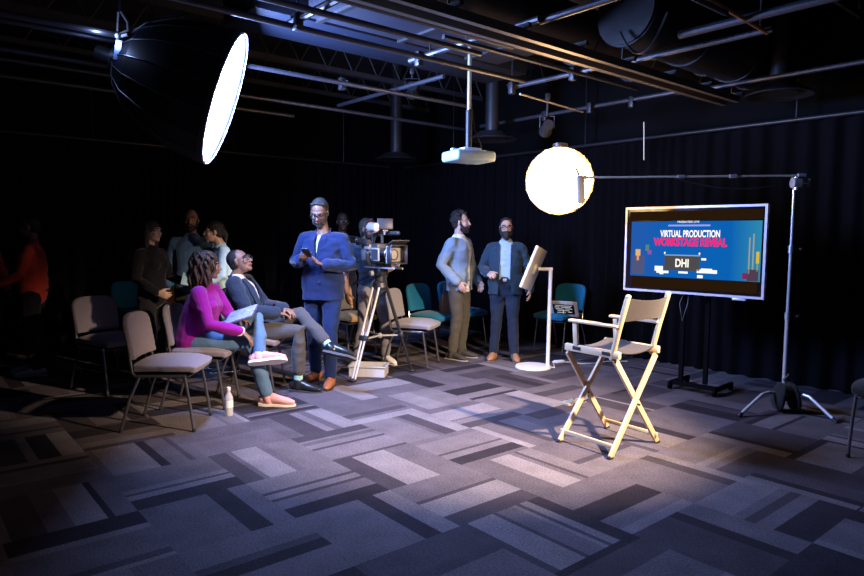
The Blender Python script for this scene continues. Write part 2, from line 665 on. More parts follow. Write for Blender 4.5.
        if not top.get('low'):
            shoulders(tb, ex)
        for q in 'RL':
            arm(tb, q, .012, upto=top.get('sleeve', 1.0))
        if top.get('bust'):
            for sg in (-1, 1):
                tb.ell(K['chest'] + tx * sg * .075 * s + ty * .075 * s + tz * .0 * s, (.075 * s, .07 * s, .075 * s))
        if top.get('belly'):
            tb.ell(K['waist'] + ty * .04 * s + tz * .02 * s, (.16 * s * g, .12 * s * g, .14 * s))
        parts['top'] = remesh(top.get('name', 'shirt'), tb, top['m'], T, .007, 4, folds=.007)
        if top.get('collar'):
            cb = MB()
            for sg in (-1, 1):
                n0 = K['neck'] + tz * .01 * s
                cb.loft([n0 - ty * .055 * s + tz * .012 * s, n0 + tx * sg * .058 * s + tz * .006 * s, n0 + tx * sg * .03 * s + ty * .062 * s - tz * .04 * s], [(.008 * s, .022 * s), (.008 * s, .024 * s), (.006 * s, .016 * s)], n=8)
            cb.build('collar', top['m'], T, sharp=0)
    if jacket:
        jb = MB()
        ex = .030
        hem = jacket.get('hem', .16)
        pts = [K['pelvis'] - tz * hem * s] + tors
        r = [((trad[0][0] + ex + .005) * s, (trad[0][1] + ex + .005) * s)] + [((a + ex) * s, (b + ex) * s) for a, b in trad]
        r[-1] = ((trad[-1][0] + ex * .6) * s, (trad[-1][1] + ex * .5) * s)
        jb.loft(pts, r, side=tx, n=22, sup=.88, cap='flat')
        shoulders(jb, .024)
        for q in 'RL':
            arm(jb, q, .023, upto=1.0, flare=.004)
        wb, wt, zb = jacket.get('wedge', (.03, .075, .10))     # half width at the button, at the collar, button height above pelvis
        wh = jacket.get('wh', .02)
        zt = (K['neck'] - K['pelvis']).length

        def cutj(bm):
            kill = []
            for f in bm.faces:
                c = tloc(f.calc_center_median())
                if c.z > zt - .035 * s and math.hypot(c.x, c.y) < jacket.get('nr', .072) * s:
                    kill.append(f)
                    continue
                if c.z < -(hem - .004) * s and abs(f.normal.dot(tz)) > .6:
                    kill.append(f)
                    continue
                if c.y < .01 * s:
                    continue
                if c.z > zb * s:
                    w = wb + (wt - wb) * min(1, (c.z / s - zb) / (zt / s - zb))
                else:
                    w = wb + (wh - wb) * min(1, (zb - c.z / s) / (zb + hem))
                if abs(c.x - jacket.get('cx', 0) * s) < w * s and c.y > 0.02 * s and math.hypot(c.x, c.y) < .26 * s:
                    kill.append(f)
            bmesh.ops.delete(bm, geom=kill, context='FACES')
            bmesh.ops.dissolve_degenerate(bm, dist=.0005, edges=bm.edges[:])
        parts['jacket'] = remesh(jacket.get('name', 'jacket'), jb, jacket['m'], T, .007, 4, cutj, thick=.006, folds=.009)
        if jacket.get('lapel'):
            n0 = K['neck']
            cp = [n0 + tx * .035 * s + ty * .062 * s - tz * .055 * s, n0 + tx * .070 * s + ty * .012 * s - tz * .008 * s, n0 + tx * .045 * s - ty * .055 * s + tz * .012 * s, n0 - ty * .070 * s + tz * .016 * s]
            cp += [n0 - tx * .045 * s - ty * .055 * s + tz * .012 * s, n0 - tx * .070 * s + ty * .012 * s - tz * .008 * s, n0 - tx * .035 * s + ty * .062 * s - tz * .055 * s]
            MB().loft(cp, [(.008 * s, .020 * s), (.009 * s, .028 * s), (.009 * s, .030 * s), (.009 * s, .030 * s), (.009 * s, .030 * s), (.009 * s, .028 * s), (.008 * s, .020 * s)], n=10).build('jacket_collar', jacket['m'], T, sharp=0)
            for sg in (-1, 1):
                lb = MB()
                o = K['pelvis']
                zz = [zb + .01, zb + (zt / s - zb) * .45, zb + (zt / s - zb) * .72, zt / s - .03]
                dep = [.150, .152, .138, .085]
                row = []
                for i, z in enumerate(zz):
                    w = wb + (wt - wb) * (z - zb) / (zt / s - zb)
                    xo = w + (.006, .05, .062, .03)[i]
                    dd = dep[i] * (g ** .8)
                    row.append([o + tz * z * s + tx * sg * (w - .004) * s + ty * (dd + .012) * s,
                                o + tz * (z + (.0, .0, .02, .0)[i]) * s + tx * sg * xo * s + ty * (dd + .004 - (xo - w) * .35) * s])
                lb.sheet(row, .006 * s)
                lb.build('lapel', jacket['m'], T)
    if shoes:
        for q in 'RL':
            c, t = K['an' + q], K['to' + q]
            b = K['kn' + q]
            shin = (c - b).normalized()
            fd = (t - c)
            fd = (fd - shin * fd.dot(shin) * .75)
            fd = (t + (t - c) * 0 - (c + shin * .055 * s)).normalized()
            up = (-shin - fd * (-shin).dot(fd)).normalized()
            lt = fd.cross(up)
            heel = c + shin * .055 * s - fd * .055 * s
            L = .275 * s
            sb = MB()

            def sp(a, u, lx=0):
                return heel + fd * a * L + up * u * s + lt * lx * s
            sb.loft([sp(-.02, .012), sp(.12, .02), sp(.3, .022), sp(.55, .012), sp(.8, .002), sp(.97, -.004)],
                    [(.030 * s, .036 * s), (.036 * s, .048 * s), (.037 * s, .048 * s), (.043 * s, .036 * s), (.044 * s, .028 * s), (.026 * s, .018 * s)], side=lt, n=14)
            sb.loft([c - shin * .0 * s, c + shin * .05 * s], [.046 * s, .046 * s], n=12)
            so = sb.build('shoe', shoes, T, sharp=0)
            lb = MB()
            th = .022 * s
            for a in (0,):
                outl = []
                for (fa, w) in ((-.13, .014), (-.10, .028), (0, .036), (.15, .038), (.35, .036), (.6, .045), (.8, .046), (.95, .034), (1.06, .014)):
                    outl.append((fa, w))
                top_ = [sp(fa, -.024, w) for fa, w in outl] + [sp(fa, -.024, -w) for fa, w in reversed(outl)]
                bot = [p - up * th for p in top_]
                n_ = len(top_)
                lb.add(top_ + bot, [tuple(range(n_)), tuple(range(2 * n_ - 1, n_ - 1, -1))] + [(i, (i + 1) % n_, n_ + (i + 1) % n_, n_ + i) for i in range(n_)])
            lb.build('sole', M('sole_%.2f_%.2f_%.2f' % soles, soles, rough=.6), so)
            if laces:
                for i_ in range(4):
                    fa = .30 + i_ * .09
                    hz = .046 - i_ * .009
                    MB().loft([sp(fa, hz - .012, -.026), sp(fa + .015, hz + .004, 0), sp(fa, hz - .012, .026)], [.0045 * s] * 3, n=6).build('lace', laces, so)
            if socks:
                MB().loft([c - shin * .11 * s, c - shin * .05 * s, c + shin * .02 * s], [.044 * s, .042 * s, .041 * s], n=12).build('sock', socks, T)
    parts.update(h=h, K=K, s=s, tx=tx, ty=ty, tz=tz, HR=HR, hs=hs)
    return parts


def W(mb, root):
    """move a builder laid out in world space into the frame of its (only translated) root"""
    l = V(root.location)
    mb.v = [v - l for v in mb.v]
    return mb


# ------------------------------------------------------------------ setting
WR0 = V((3.45, 6.95, 0))
CORNER = WR0 + DA * 6.26
CEIL = 3.95
NR = V((-DB.x, -DB.y, 0))        # right wall faces this way
NL = V((-DA.x, -DA.y, 0))        # left wall faces this way

TS, U0, V0 = .615, 1.775, .98
LEV = {0: (.025, .021, .028), 1: (.050, .043, .053), 2: (.094, .082, .095), 3: (.130, .115, .127), 4: (.180, .163, .174)}
TILE = {
    (4, 2): [(.2, 2), (.3, 1), (.12, 3), (.12, 2), (.26, 4)], (3, 2): [(.06, 1), (.38, 3), (.06, 1), (.14, 3), (.1, 2), (.06, 3), (.2, 1)],
    (3, 1): [(.2, 1), (.06, 2), (.3, 4), (.1, 2), (.34, 3)], (2, 1): [(.22, 0), (.2, 2), (.06, 1), (.12, 3), (.06, 1), (.34, 3)],
    (1, 1): [(.55, 2), (.08, 2), (.17, 0), (.2, 3)], (2, 2): [(.22, 1), (.42, 4), (.36, 2)], (1, 2): [(.22, 1), (.33, 4), (.06, 1), (.39, 2)],
    (0, 2): [(.08, 1), (.3, 3), (.05, 1), (.2, 2), (.05, 3), (.05, 1), (.1, 3), (.17, 0)], (2, 3): [(.08, 2), (.2, 0), (.14, 3), (.05, 1), (.4, 3), (.13, 2)],
    (3, 4): [(.2, 1), (.15, 3), (.05, 2), (.4, 4), (.2, 2)], (3, 3): [(.5, 3), (.08, 2), (.2, 1), (.22, 4)], (2, 4): [(.12, 4), (.25, 2), (.12, 1), (.3, 3), (.21, 2)],
    (3, 5): [(.3, 3), (.35, 2), (.35, 4)], (2, 5): [(.3, 2), (.4, 2), (.3, 1)], (1, 3): [(.35, 2), (.3, 4), (.08, 2), (.05, 1), (.22, 3)],
    (0, 3): [(.12, 3), (.2, 2), (.28, 0), (.4, 2)], (1, 4): [(.3, 3), (.1, 1), (.6, 2)], (0, 4): [(.68, 2), (.17, 1), (.15, 3)],
    (0, 5): [(.3, 1), (.12, 2), (.1, 3), (.48, 2)], (-1, 4): [(.3, 0), (.15, 2), (.1, 1), (.1, 2), (.35, 3)], (-1, 5): [(.12, 3), (.12, 0), (.3, 1), (.46, 1)],
    (0, 6): [(.2, 3), (.12, 0), (.68, 1)], (2, 0): [(.6, 2), (.2, 0), (.2, 2)], (3, 0): [(.25, 0), (.12, 3), (.05, 1), (.1, 3), (.48, 2)],
    (1, 0): [(.4, 2), (.15, 0), (.1, 1), (.35, 2)], (4, 3): [(.2, 4), (.1, 2), (.15, 1), (.55, 2)], (4, 4): [(.15, 2), (.4, 4), (.45, 3)],
    (5, 3): [(.4, 2), (.3, 2), (.3, 4)], (0, 1): [(.5, 2), (.12, 1), (.38, 1)], (-1, 3): [(.55, 1), (.15, 0), (.3, 2)]}


def make_floor():
    rnd = random.Random(21)
    vs, fs, cols = [], [], []
    for iu in range(-7, 16):
        for iv in range(-9, 16):
            par = (iu + iv) % 2
            st = TILE.get((iu, iv))
            if st is None:
                st = []
                left = 1.0
                while left > .02:
                    w = rnd.choice((.06, .1, .12, .2, .25, .35, .45))
                    w = min(w, left)
                    lv = rnd.choices((0, 1, 2, 3, 4), (15, 26, 34, 19, 6))[0]
                    st.append((w, lv))
                    left -= w
            tot = sum(w for w, _ in st)
            a = 0
            for w, lv in st:
                b = a + w / tot
                for (x0, x1) in ((0, 1),):
                    q = []
                    for (p, r) in ((x0, a), (x1, a), (x1, b), (x0, b)):
                        du, dv = (p, r) if par == 0 else (r, p)
                        P = DA * (U0 + (iu + du) * TS) + DB * (V0 + (iv + dv) * TS)
                        q.append(P)
                    o = len(vs)
                    vs.extend(q)
                    fs.append((o, o + 1, o + 2, o + 3) if par == 0 else (o, o + 3, o + 2, o + 1))
                    j = rnd.uniform(.9, 1.1)
                    cols.append([c * j for c in LEV[lv]])
                a = b
    me = bpy.data.meshes.new('floor')
    me.from_pydata([tuple(v) for v in vs], [], fs)
    ca = me.color_attributes.new('pile', 'FLOAT_COLOR', 'CORNER')
    for p, c in zip(me.polygons, cols):
        for li in p.loop_indices:
            ca.data[li].color = (*c, 1)
    bm = bmesh.new()
    bm.from_mesh(me)
    for f in bm.faces:
        if f.normal.z < 0:
            f.normal_flip()
    bm.to_mesh(me)
    bm.free()
    m = bpy.data.materials.new('carpet_tiles')
    m.use_nodes = True
    nt = m.node_tree
    b = nt.nodes['Principled BSDF']
    b.inputs['Roughness'].default_value = .95
    b.inputs['Specular IOR Level'].default_value = .12
    at = nt.nodes.new('ShaderNodeVertexColor')
    at.layer_name = 'pile'
    tc = nt.nodes.new('ShaderNodeTexCoord')
    mp = nt.nodes.new('ShaderNodeMapping')
    mp.inputs['Rotation'].default_value = (0, 0, -ANG)
    nt.links.new(tc.outputs['Object'], mp.inputs['Vector'])
    n1 = nt.nodes.new('ShaderNodeTexNoise')
    n1.inputs['Scale'].default_value = 85
    n1.inputs['Detail'].default_value = 5
    n1.inputs['Roughness'].default_value = .75
    nt.links.new(mp.outputs[0], n1.inputs['Vector'])
    n2 = nt.nodes.new('ShaderNodeTexNoise')
    n2.inputs['Scale'].default_value = 5
    n2.inputs['Detail'].default_value = 3
    nt.links.new(mp.outputs[0], n2.inputs['Vector'])
    r1 = nt.nodes.new('ShaderNodeMapRange')
    r1.inputs[1].default_value, r1.inputs[2].default_value = .25, .75
    r1.inputs[3].default_value, r1.inputs[4].default_value = .35, 1.65
    nt.links.new(n1.outputs['Fac'], r1.inputs[0])
    r2 = nt.nodes.new('ShaderNodeMapRange')
    r2.inputs[1].default_value, r2.inputs[2].default_value = .3, .7
    r2.inputs[3].default_value, r2.inputs[4].default_value = .85, 1.15
    nt.links.new(n2.outputs['Fac'], r2.inputs[0])
    mu = nt.nodes.new('ShaderNodeMath')
    mu.operation = 'MULTIPLY'
    nt.links.new(r1.outputs[0], mu.inputs[0])
    nt.links.new(r2.outputs[0], mu.inputs[1])
    vm = nt.nodes.new('ShaderNodeVectorMath')
    vm.operation = 'SCALE'
    nt.links.new(at.outputs['Color'], vm.inputs[0])
    nt.links.new(mu.outputs[0], vm.inputs['Scale'])
    nt.links.new(vm.outputs[0], b.inputs['Base Color'])
    bp = nt.nodes.new('ShaderNodeBump')
    bp.inputs['Strength'].default_value = .6
    bp.inputs['Distance'].default_value = .01
    nt.links.new(n1.outputs['Fac'], bp.inputs['Height'])
    nt.links.new(bp.outputs[0], b.inputs['Normal'])
    me.materials.append(m)
    o = bpy.data.objects.new('floor', me)
    COL.objects.link(o)
    struct(o)


black_wall = mat('black_wall_paint', (.004, .004, .005), rough=.95, spec=.1)
deck_m = mat('dark_ceiling_deck', (.016, .016, .022), rough=.8, scale=3, var=.3)


def build_room():
    def wall(name, a, b, n):
        d = (b - a).normalized()
        mb = MB()
        mb.bar(a - n * .06 + V((0, 0, CEIL / 2)), b - n * .06 + V((0, 0, CEIL / 2)), CEIL, .1, side=(0, 0, 1))
        struct(mb.build(name, black_wall))
    wall('wall_right', CORNER - NR * .25 + DA * .3, WR0 - NR * .25 - DA * 9, NR)
    wall('wall_left', CORNER - NL * .25 + DB * .3, CORNER - NL * .25 - DB * 10.5, NL)
    # ceiling deck with bar joists
    mb = MB()
    c = CORNER - DA * 6.6 - DB * 4.8
    R = Matrix.Rotation(-ANG, 3, 'Z') if False else Matrix((DB, DA, V((0, 0, 1)))).transposed()
    mb.box(c + V((0, 0, CEIL + .06)), (11.6, 15.6, .1), R)
    ce = struct(mb.build('ceiling', deck_m))
    jm = mat('joist_steel_black', (.03, .03, .038), rough=.6)
    for k in range(9):
        b0 = CORNER - DA * (.9 + k * 1.25) - DB * .1
        b1 = b0 - DB * 10
        mb = MB()
        for z in (CEIL - .05, CEIL - .38):
            mb.bar(b0 + V((0, 0, z)), b1 + V((0, 0, z)), .06, .03, side=(0, 0, 1))
        n = 26
        for i in range(n):
            p = b0.lerp(b1, i / n)
            q = b0.lerp(b1, (i + .5) / n)
            r = b0.lerp(b1, (i + 1) / n)
            mb.cyl(p + V((0, 0, CEIL - .38)), q + V((0, 0, CEIL - .05)), .009, n=6)
            mb.cyl(q + V((0, 0, CEIL - .05)), r + V((0, 0, CEIL - .38)), .009, n=6)
        struct(mb.build('joist', jm, ce))


def curtain(name, label, p0, d, n, L, z0, z1, seed):
    rnd = random.Random(seed)
    step = .022
    N = int(L / step)
    ph = 0
    rows = []
    cols = []
    for i in range(N + 1):
        t = i * step
        ph += step * 2 * PI / (.17 + .06 * math.sin(t * 1.7 + seed))
        o = .04 * math.sin(ph) + .018 * math.sin(ph * .37 + 1.3) + rnd.uniform(-.003, .003)
        cols.append((t, o))
    for k, (z, am) in enumerate(((z0, 1.15), ((z0 + z1) * .35, 1.05), ((z0 + z1) * .7, .85), (z1, .6))):
        rows.append([p0 + d * (t + .008 * math.sin(k * 2 + t * 9)) + n * (o * am) + V((0, 0, z)) for t, o in cols])
    mb = MB().sheet(rows, .008)
    vel = M('black_velour', (.0042, .0042, .0058), rough=.95, var=.35, scale=14, spec=.04, sheen=.0)
    o = mb.build('curtain', vel, None, sharp=60)
    tag(o, label, 'curtain', 'black drapes around the room')
    return o


make_floor()
build_room()
curtain('curtain', 'black floor-length drape along the right wall behind the television', CORNER - DA * .02, DA * -1, NR, 13.5, .015, 2.67, 3)
curtain('curtain', 'black floor-length drape along the left wall behind the rows of chairs', CORNER - DB * .02, DB * -1, NL, 9.8, .015, 2.67, 4)

# ------------------------------------------------------------------ ceiling hardware
pipe_m = mat('painted_steel_pipe', (.07, .07, .085), rough=.42, metal=.6, var=.2)
dkpipe_m = mat('black_steel', (.03, .03, .034), rough=.45, metal=.4, var=.2)
galv = mat('duct_sheet_metal', (.022, .020, .022), rough=.5, metal=.3, var=.2, scale=6)
chrome = mat('chrome_steel', (.60, .60, .63), rough=.28, metal=.6, var=.04)
blackp = mat('black_plastic', (.018, .018, .02), rough=.45)
white_p = mat('white_plastic', (.78, .79, .80), rough=.4, var=.03)


def pipe(mb, a, b, z, d, r, e0=0, e1=0):
    """straight pipe along d through the middle of the pixel segment a-b at height z"""
    P, Q = G(a[0], a[1], z), G(b[0], b[1], z)
    m = (P + Q) / 2
    s0, s1 = sorted(((P - m).dot(d), (Q - m).dot(d)))
    if d is DB:
        e1 = min(e1, (WR0 - m).dot(DB) - .1 - s1)
    else:
        e1 = min(e1, (CORNER - m).dot(DA) - .1 - s1)
    p0, p1 = m + d * (s0 - e0), m + d * (s1 + e1)
    mb.cyl(p0, p1, r, n=10)
    return p0, p1


grid = thing('pipe_grid', 'grid of clamped steel pipes hung under the dark ceiling', 'pipe grid', (0, 6, 3.0))


def gpipe(a, b, z, d, r=.024, e0=.5, e1=.5, m=None):
    mb = MB()
    p = pipe(mb, a, b, z, d, r, e0, e1)
    W(mb, grid).build('pipe', m or pipe_m, grid)
    return p


# pipes across (towards the left vanishing point)
for a, b, e0, e1, r in (((293, 20), (340, 0), .1, 1.5, .027), ((415, 58), (510, 30), .1, .3, .024), ((515, 86), (600, 68), .1, .3, .022), ((550, 17), (620, -3), .1, 1.2, .024),
                        ((650, 56), (760, 33), .2, .1, .022), ((720, 86), (818, 70), .3, 1.2, .022), ((510, 120), (672, 94), .6, .3, .022),
                        ((343, 100), (440, 82), .3, .2, .02), ((700, 26), (864, -6), .2, .5, .03)):
    gpipe(a, b, 2.98, DA, r, e1, e0)
# pipes along (towards the right vanishing point)
for a, b, e0, e1, r in (((207, 0), (415, 60), 1.0, 1.2, .022), ((321, 9), (437, 46), .8, .4, .022), ((355, 0), (450, 32), .6, .6, .022), ((251, 65), (352, 86), 2.6, 1.5, .02),
                        ((249, 95), (302, 106), 2.4, 2.4, .02), ((20, 12), (110, 38), .5, .8, .024), ((20, 50), (60, 60), .6, 1.0, .022), ((0, 75), (60, 84), .5, 2.5, .022),
                        ((470, 40), (600, 82), .2, .5, .018), ((700, 2), (720, 9), .1, .1, .02)):
    gpipe(a, b, 2.93, DB, r, e0, e1)
for x, y in ((298, 22), (342, 84), (419, 59), (512, 88), (573, 74), (590, 108), (632, 102), (545, 116)):
    p = G(x, y, 2.955)
    mb = MB()
    mb.box(p, (.06, .06, .12), Matrix.Rotation(-ANG, 3, 'Z'), .01)
    mb.cyl(p + V((-.05, 0, .03)), p + V((.06, 0, .03)), .009)
    mb.cyl(p + V((0, -.05, -.03)), p + V((0, .06, -.03)), .009)
    W(mb, grid).build('clamp', dkpipe_m, grid)
for x, y in ((430, 62), (512, 88), (298, 22), (590, 70), (760, 33), (700, 95)):
    p = G(x, y, 2.99)
    mb = MB().cyl(p, V((p.x, p.y, CEIL)), .008, n=6)
    W(mb, grid).build('drop_rod', dkpipe_m, grid)

# double strut rail, lit warm by the lantern
rail = thing('strut_rail', 'long double steel strut rail running diagonally across the ceiling', 'rail', G(580, 58, 2.86))
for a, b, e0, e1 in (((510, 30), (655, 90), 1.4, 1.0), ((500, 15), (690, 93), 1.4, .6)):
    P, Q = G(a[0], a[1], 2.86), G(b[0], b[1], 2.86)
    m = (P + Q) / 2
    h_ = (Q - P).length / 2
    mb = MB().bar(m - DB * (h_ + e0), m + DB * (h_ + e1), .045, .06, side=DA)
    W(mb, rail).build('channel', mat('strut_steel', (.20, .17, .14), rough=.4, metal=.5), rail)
P0 = G(515, 28, 2.905)
for k in range(7):
    c = P0 + DB * (k * .62 - .6)
    mb = MB().bar(c - DA * .12, c + DA * .22, .03, .03, side=DB)
    W(mb, rail).build('cross_tie', dkpipe_m, rail)
for k in (0, 3, 6):
    c = P0 + DB * (k * .62 - .6)
    W(MB().cyl(c, V((c.x, c.y, CEIL)), .009, n=6), rail).build('drop_rod', dkpipe_m, rail)


def duct(label, a, z, r, s0, s1, d=DB):
    P = G(a[0], a[1], z)
    s1 = min(s1, (WR0 - P).dot(DB) + .12)
    t = thing('air_duct', label, 'air duct', P)
    mb = MB().cyl(P + d * s0, P + d * s1, r, n=28)
    W(mb, t).build('duct_body', galv, t)
    for k in range(int((s1 - s0) / .9) + 1):
        c = P + d * (s0 + .02 + k * .9)
        q = c + d * .03
        mb = MB().cyl(c, q, r + .014, n=28)
        W(mb, t).build('joint_flange', galv, t)
    return t


duct('round duct near the top right corner behind the sloping pipe tinted orange for warm light', (712, 45), 3.28, .26, -1.4, 2.4)
duct('round duct with a flanged blue end above the double strut rail', (655, 38), 3.27, .17, .0, 3.6)
duct('round duct crossing behind the double strut rail left of the flanged one', (590, 40), 3.28, .24, -2.0, 3.2)
P = G(452, 12, 3.36)
t = thing('air_duct', 'flat rectangular duct at the top centre lit violet blue from below', 'air duct', P)
W(MB().bar(P - DB * 1.1, P + DB * 1.0, .9, .35, side=DA, bev=.01), t).build('duct_body', mat('duct_pale_sheet', (.008, .009, .019), rough=.6, var=.1, scale=5), t)  # blue cast of the light is mixed into the duct's own colour
for k in (-1.0, -.2, .6):
    c = P + DB * k
    W(MB().bar(c - DB * .02, c + DB * .02, .94, .39, side=DA), t).build('joint_flange', dkpipe_m, t)
P = G(398, 38, 3.38)
t = thing('air_duct', 'slim rectangular duct left of centre between the blue-lit ceiling pipes', 'air duct', P)
W(MB().bar(P - DB * 1.6, P + DB * 1.5, .6, .3, side=DA, bev=.01), t).build('duct_body', mat('duct_blue_lit_sheet', (.005, .009, .024), rough=.6, var=.1, scale=5), t)  # blue light on this duct is tinted into its base colour

for lab, x, y in (('round ceiling diffuser hanging at upper right below the ducts', 779, 96), ('round ceiling diffuser hanging just right of the projector pole', 492, 140), ('round ceiling diffuser far back over the left wall drape', 396, 160)):
    z = 2.85
    P = G(x, y, z) if x != 396 else D(x, y, 9.6)
    if x == 492:
        P = D(x, y, 8.2)
    t = thing('ceiling_diffuser', lab, 'diffuser', P)
    MB().lathe([(.30, 0), (.31, .01), (.20, .07), (.16, .10), (.15, .10), (.19, .06), (.28, .0)], n=36, closed=True).build('cone', dkpipe_m, t)
    MB().lathe([(.0, .02), (.17, .02), (.10, .06), (.0, .06)], n=28).build('inner_cone', dkpipe_m, t)
    MB().cyl((0, 0, .08), (0, 0, CEIL - P.z), .085, n=24).build('neck', dkpipe_m, t)

o = MB().tube([G(708, -2, 2.97), G(735, 14, 2.97), G(768, 33, 2.97)], .014).build('conduit', mat('conduit_lit_orange', (.42, .20, .08), rough=.4, metal=.4))  # orange base colour stands in for warm light spilling on the conduit
tag(o, 'sloping conduit tinted orange for warm light at the top right of the ceiling', 'conduit')
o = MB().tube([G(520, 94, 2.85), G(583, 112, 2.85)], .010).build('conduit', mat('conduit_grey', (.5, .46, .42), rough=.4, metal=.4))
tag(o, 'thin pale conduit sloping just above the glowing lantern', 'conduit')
o = MB().tube([D(644, 122, 7.1), D(644, 160, 7.1)], .006).build('pull_cord', mat('cord_white', (.7, .68, .65), rough=.7))
tag(o, 'thin pale cord hanging down above the television', 'cord')
o = MB().tube(arc(G(620, 32, 3.1), G(668, 12, 3.1), .22), .011).build('cable', blackp)
tag(o, 'black cable drooping between two ducts at the ceiling', 'cable')
o = MB().tube([D(148, -6, 5.3), D(149, 6, 5.3), D(142, 20, 5.25), D(150, 24, 5.2), D(165, 16, 5.2), D(190, 14, 5.2)], .008).build('cable', blackp)
tag(o, 'black power cable looping beside the softbox head', 'cable')
for lab, a, d, n, L in (('steel drape rail above the curtain along the right wall', CORNER - DA * .1, DA * -1, NR, 13.0), ('steel drape rail above the curtain along the left wall', CORNER - DB * .25, DB * -1, NL, 9.5)):
    p = a + V((0, 0, 2.70))
    t = thing('curtain_rail', lab, 'curtain rail', p)
    MB().cyl((0, 0, 0), d * L, .022, n=12).build('rail_pipe', dkpipe_m, t)
    for k in range(5):
        c = d * (L * (k + .5) / 5)
        MB().cyl(c, c + V((0, 0, CEIL - 2.70)), .008, n=6).build('drop_rod', dkpipe_m, t)
# small stage lamps on the grid
for lab, x, y, Y in (('small black stage lamp hanging from a pipe left of the projector pole', 412, 90, 7.2), ('small black stage lamp clamped above the glowing lantern', 547, 128, 6.9)):
    P = D(x, y, Y)
    t = thing('stage_lamp', lab, 'stage lamp', P)
    MB().loft([(0, -.09, .02), (0, .02, 0), (0, .10, -.02)], [.055, .06, .07], n=16, cap='flat').build('housing', blackp, t)
    MB().lathe([(.0, 0), (.062, 0), (.062, .008), (0, .008)], n=20).build('lens', mat('lamp_glass', (.3, .3, .33), rough=.1), t).matrix_local = Matrix.Translation((0, .098, -.02)) @ Matrix.Rotation(-PI / 2 - .2, 4, 'X')
    mb = MB()
    mb.tube([(-.075, 0, 0), (-.075, 0, .12), (.075, 0, .12), (.075, 0, 0)], .008)
    mb.cyl((0, 0, .12), (0, 0, max(.2, 2.95 - P.z)), .012)
    mb.box((0, 0, max(.2, 2.95 - P.z)), (.05, .05, .07), None, .008)
    mb.build('yoke', dkpipe_m, t)

# ------------------------------------------------------------------ projector
P = D(468.5, 157, 6.0)
t = thing('projector', 'white ceiling projector hanging from a slim pole', 'projector', P, yaw_of((-.45, .89)))
mb = MB().box((0, 0, 0), (.40, .32, .095), None, .025, 3)
mb.build('body', mat('projector_shell', (.32, .46, .60), rough=.45), t)  # blue softbox light is put into the white shell's base colour
MB().lathe([(.0, 0), (.045, 0), (.05, .03), (.036, .03), (.034, .012), (0, .012)], n=24).build('lens', blackp, t).matrix_local = Matrix.Translation((.09, .155, .0)) @ Matrix.Rotation(-PI / 2, 4, 'X')
mb = MB()
for k in range(6):
    mb.box((-.12 + k * .025, .161, 0), (.010, .006, .05))
mb.build('vent', mat('vent_grey', (.25, .26, .28), rough=.5), t)
mb = MB().box((0, 0, .065), (.18, .16, .025), None, .006).box((-.13, 0, .06), (.09, .05, .015)).box((.13, 0, .06), (.09, .05, .015))
mb.build('mount_plate', white_p, t)
MB().cyl((0, 0, .07), (0, 0, .42), .030, n=16).build('mount_pole', dkpipe_m, t)
MB().cyl((0, 0, .40), (0, 0, CEIL - P.z), .019, n=12).build('extension_pole', chrome, t)
o = MB().tube([P + V((.02, .03, .5)), P + V((.05, .02, .25)), P + V((.11, .03, .12)), P + V((.13, .05, .05))], .007).build('cable', blackp)
tag(o, 'black cable dropping into the top of the white projector', 'cable')

# ------------------------------------------------------------------ softbox
SB_Y = 5.2
SB_C = D(218, 97, SB_Y)
vdir = ray(218, 97).normalized()
right = V((1, 0, 0))
rt = (right - vdir * right.dot(vdir)).normalized()
upv = rt.cross(vdir)
SB_N = (rt * .92 - upv * .345 - vdir * .175).normalized()
SB_R = 65 / FOC * SB_Y
hub = SB_C - SB_N * .78
t = thing('softbox', 'deep black octagonal softbox with a glowing white round front, hung at upper left', 'softbox', hub)
sx_ = SB_N.cross(V((0, 0, 1))).normalized()
sy_ = sx_.cross(SB_N)
RS = Matrix((sx_, sy_, SB_N)).transposed()
NS = 16


def sring(k, r, z):
    a = 2 * PI * k / NS
    return RS @ V((r * math.cos(a), r * math.sin(a), z))


prof = [(.07, .0), (.20, .05), (.33, .16), (.43, .33), (.50, .56), (SB_R + .005, .80), (SB_R + .008, .84)]
vs, fs = [], []
for i, (r, z) in enumerate(prof):
    for k in range(NS):
        vs.append(sring(k, r, z))
for i in range(len(prof) - 1):
    for k in range(NS):
        fs.append((i * NS + k, i * NS + (k + 1) % NS, (i + 1) * NS + (k + 1) % NS, (i + 1) * NS + k))
sh = MB()
sh.add(vs, fs)
so = sh.build('fabric_shell', mat('softbox_black_nylon', (.012, .012, .016), rough=.45), t, sharp=15)
mo = so.modifiers.new('thickness', 'SOLIDIFY')
mo.thickness = .004
for k in range(NS):
    MB().tube([sring(k, r + .006, z) for r, z in prof[:-1]], .0042, 6).build('rib', mat('rib_steel', (.16, .16, .18), rough=.35, metal=.7) if k == 0 else bpy.data.materials['rib_steel'], t)
disc = [V((0, 0, .80))]
mb = MB()
vs = [RS @ V((0, 0, .822))]
fs = []
NR_ = 48
for k in range(NR_):
    a = 2 * PI * k / NR_
    vs.append(RS @ V((math.cos(a) * (SB_R - .012), math.sin(a) * (SB_R - .012), .815)))
for k in range(NR_):
    fs.append((0, 1 + k, 1 + (k + 1) % NR_))
SB_EMIT = emis('softbox_diffuser_glow', (.30, .45, 1.0), 168.0)
mb.add(vs, fs).build('front_diffuser', SB_EMIT, t, recalc=False)
mb = MB()
mb.lathe([(SB_R - .012, .80), (SB_R + .012, .80), (SB_R + .012, .838), (SB_R - .004, .838), (SB_R - .012, .83)], n=NR_, closed=True)
mb.v = [RS @ v for v in mb.v]
mb.build('front_rim', mat('rim_black_cloth', (.01, .01, .012), rough=.8), t)
mb = MB().torus((0, 0, .840), SB_R + .004, .0075, None, 64, 6)
mb.v = [RS @ v for v in mb.v]
mb.build('rim_piping', mat('rim_white_cloth', (.8, .81, .85), rough=.7), t)
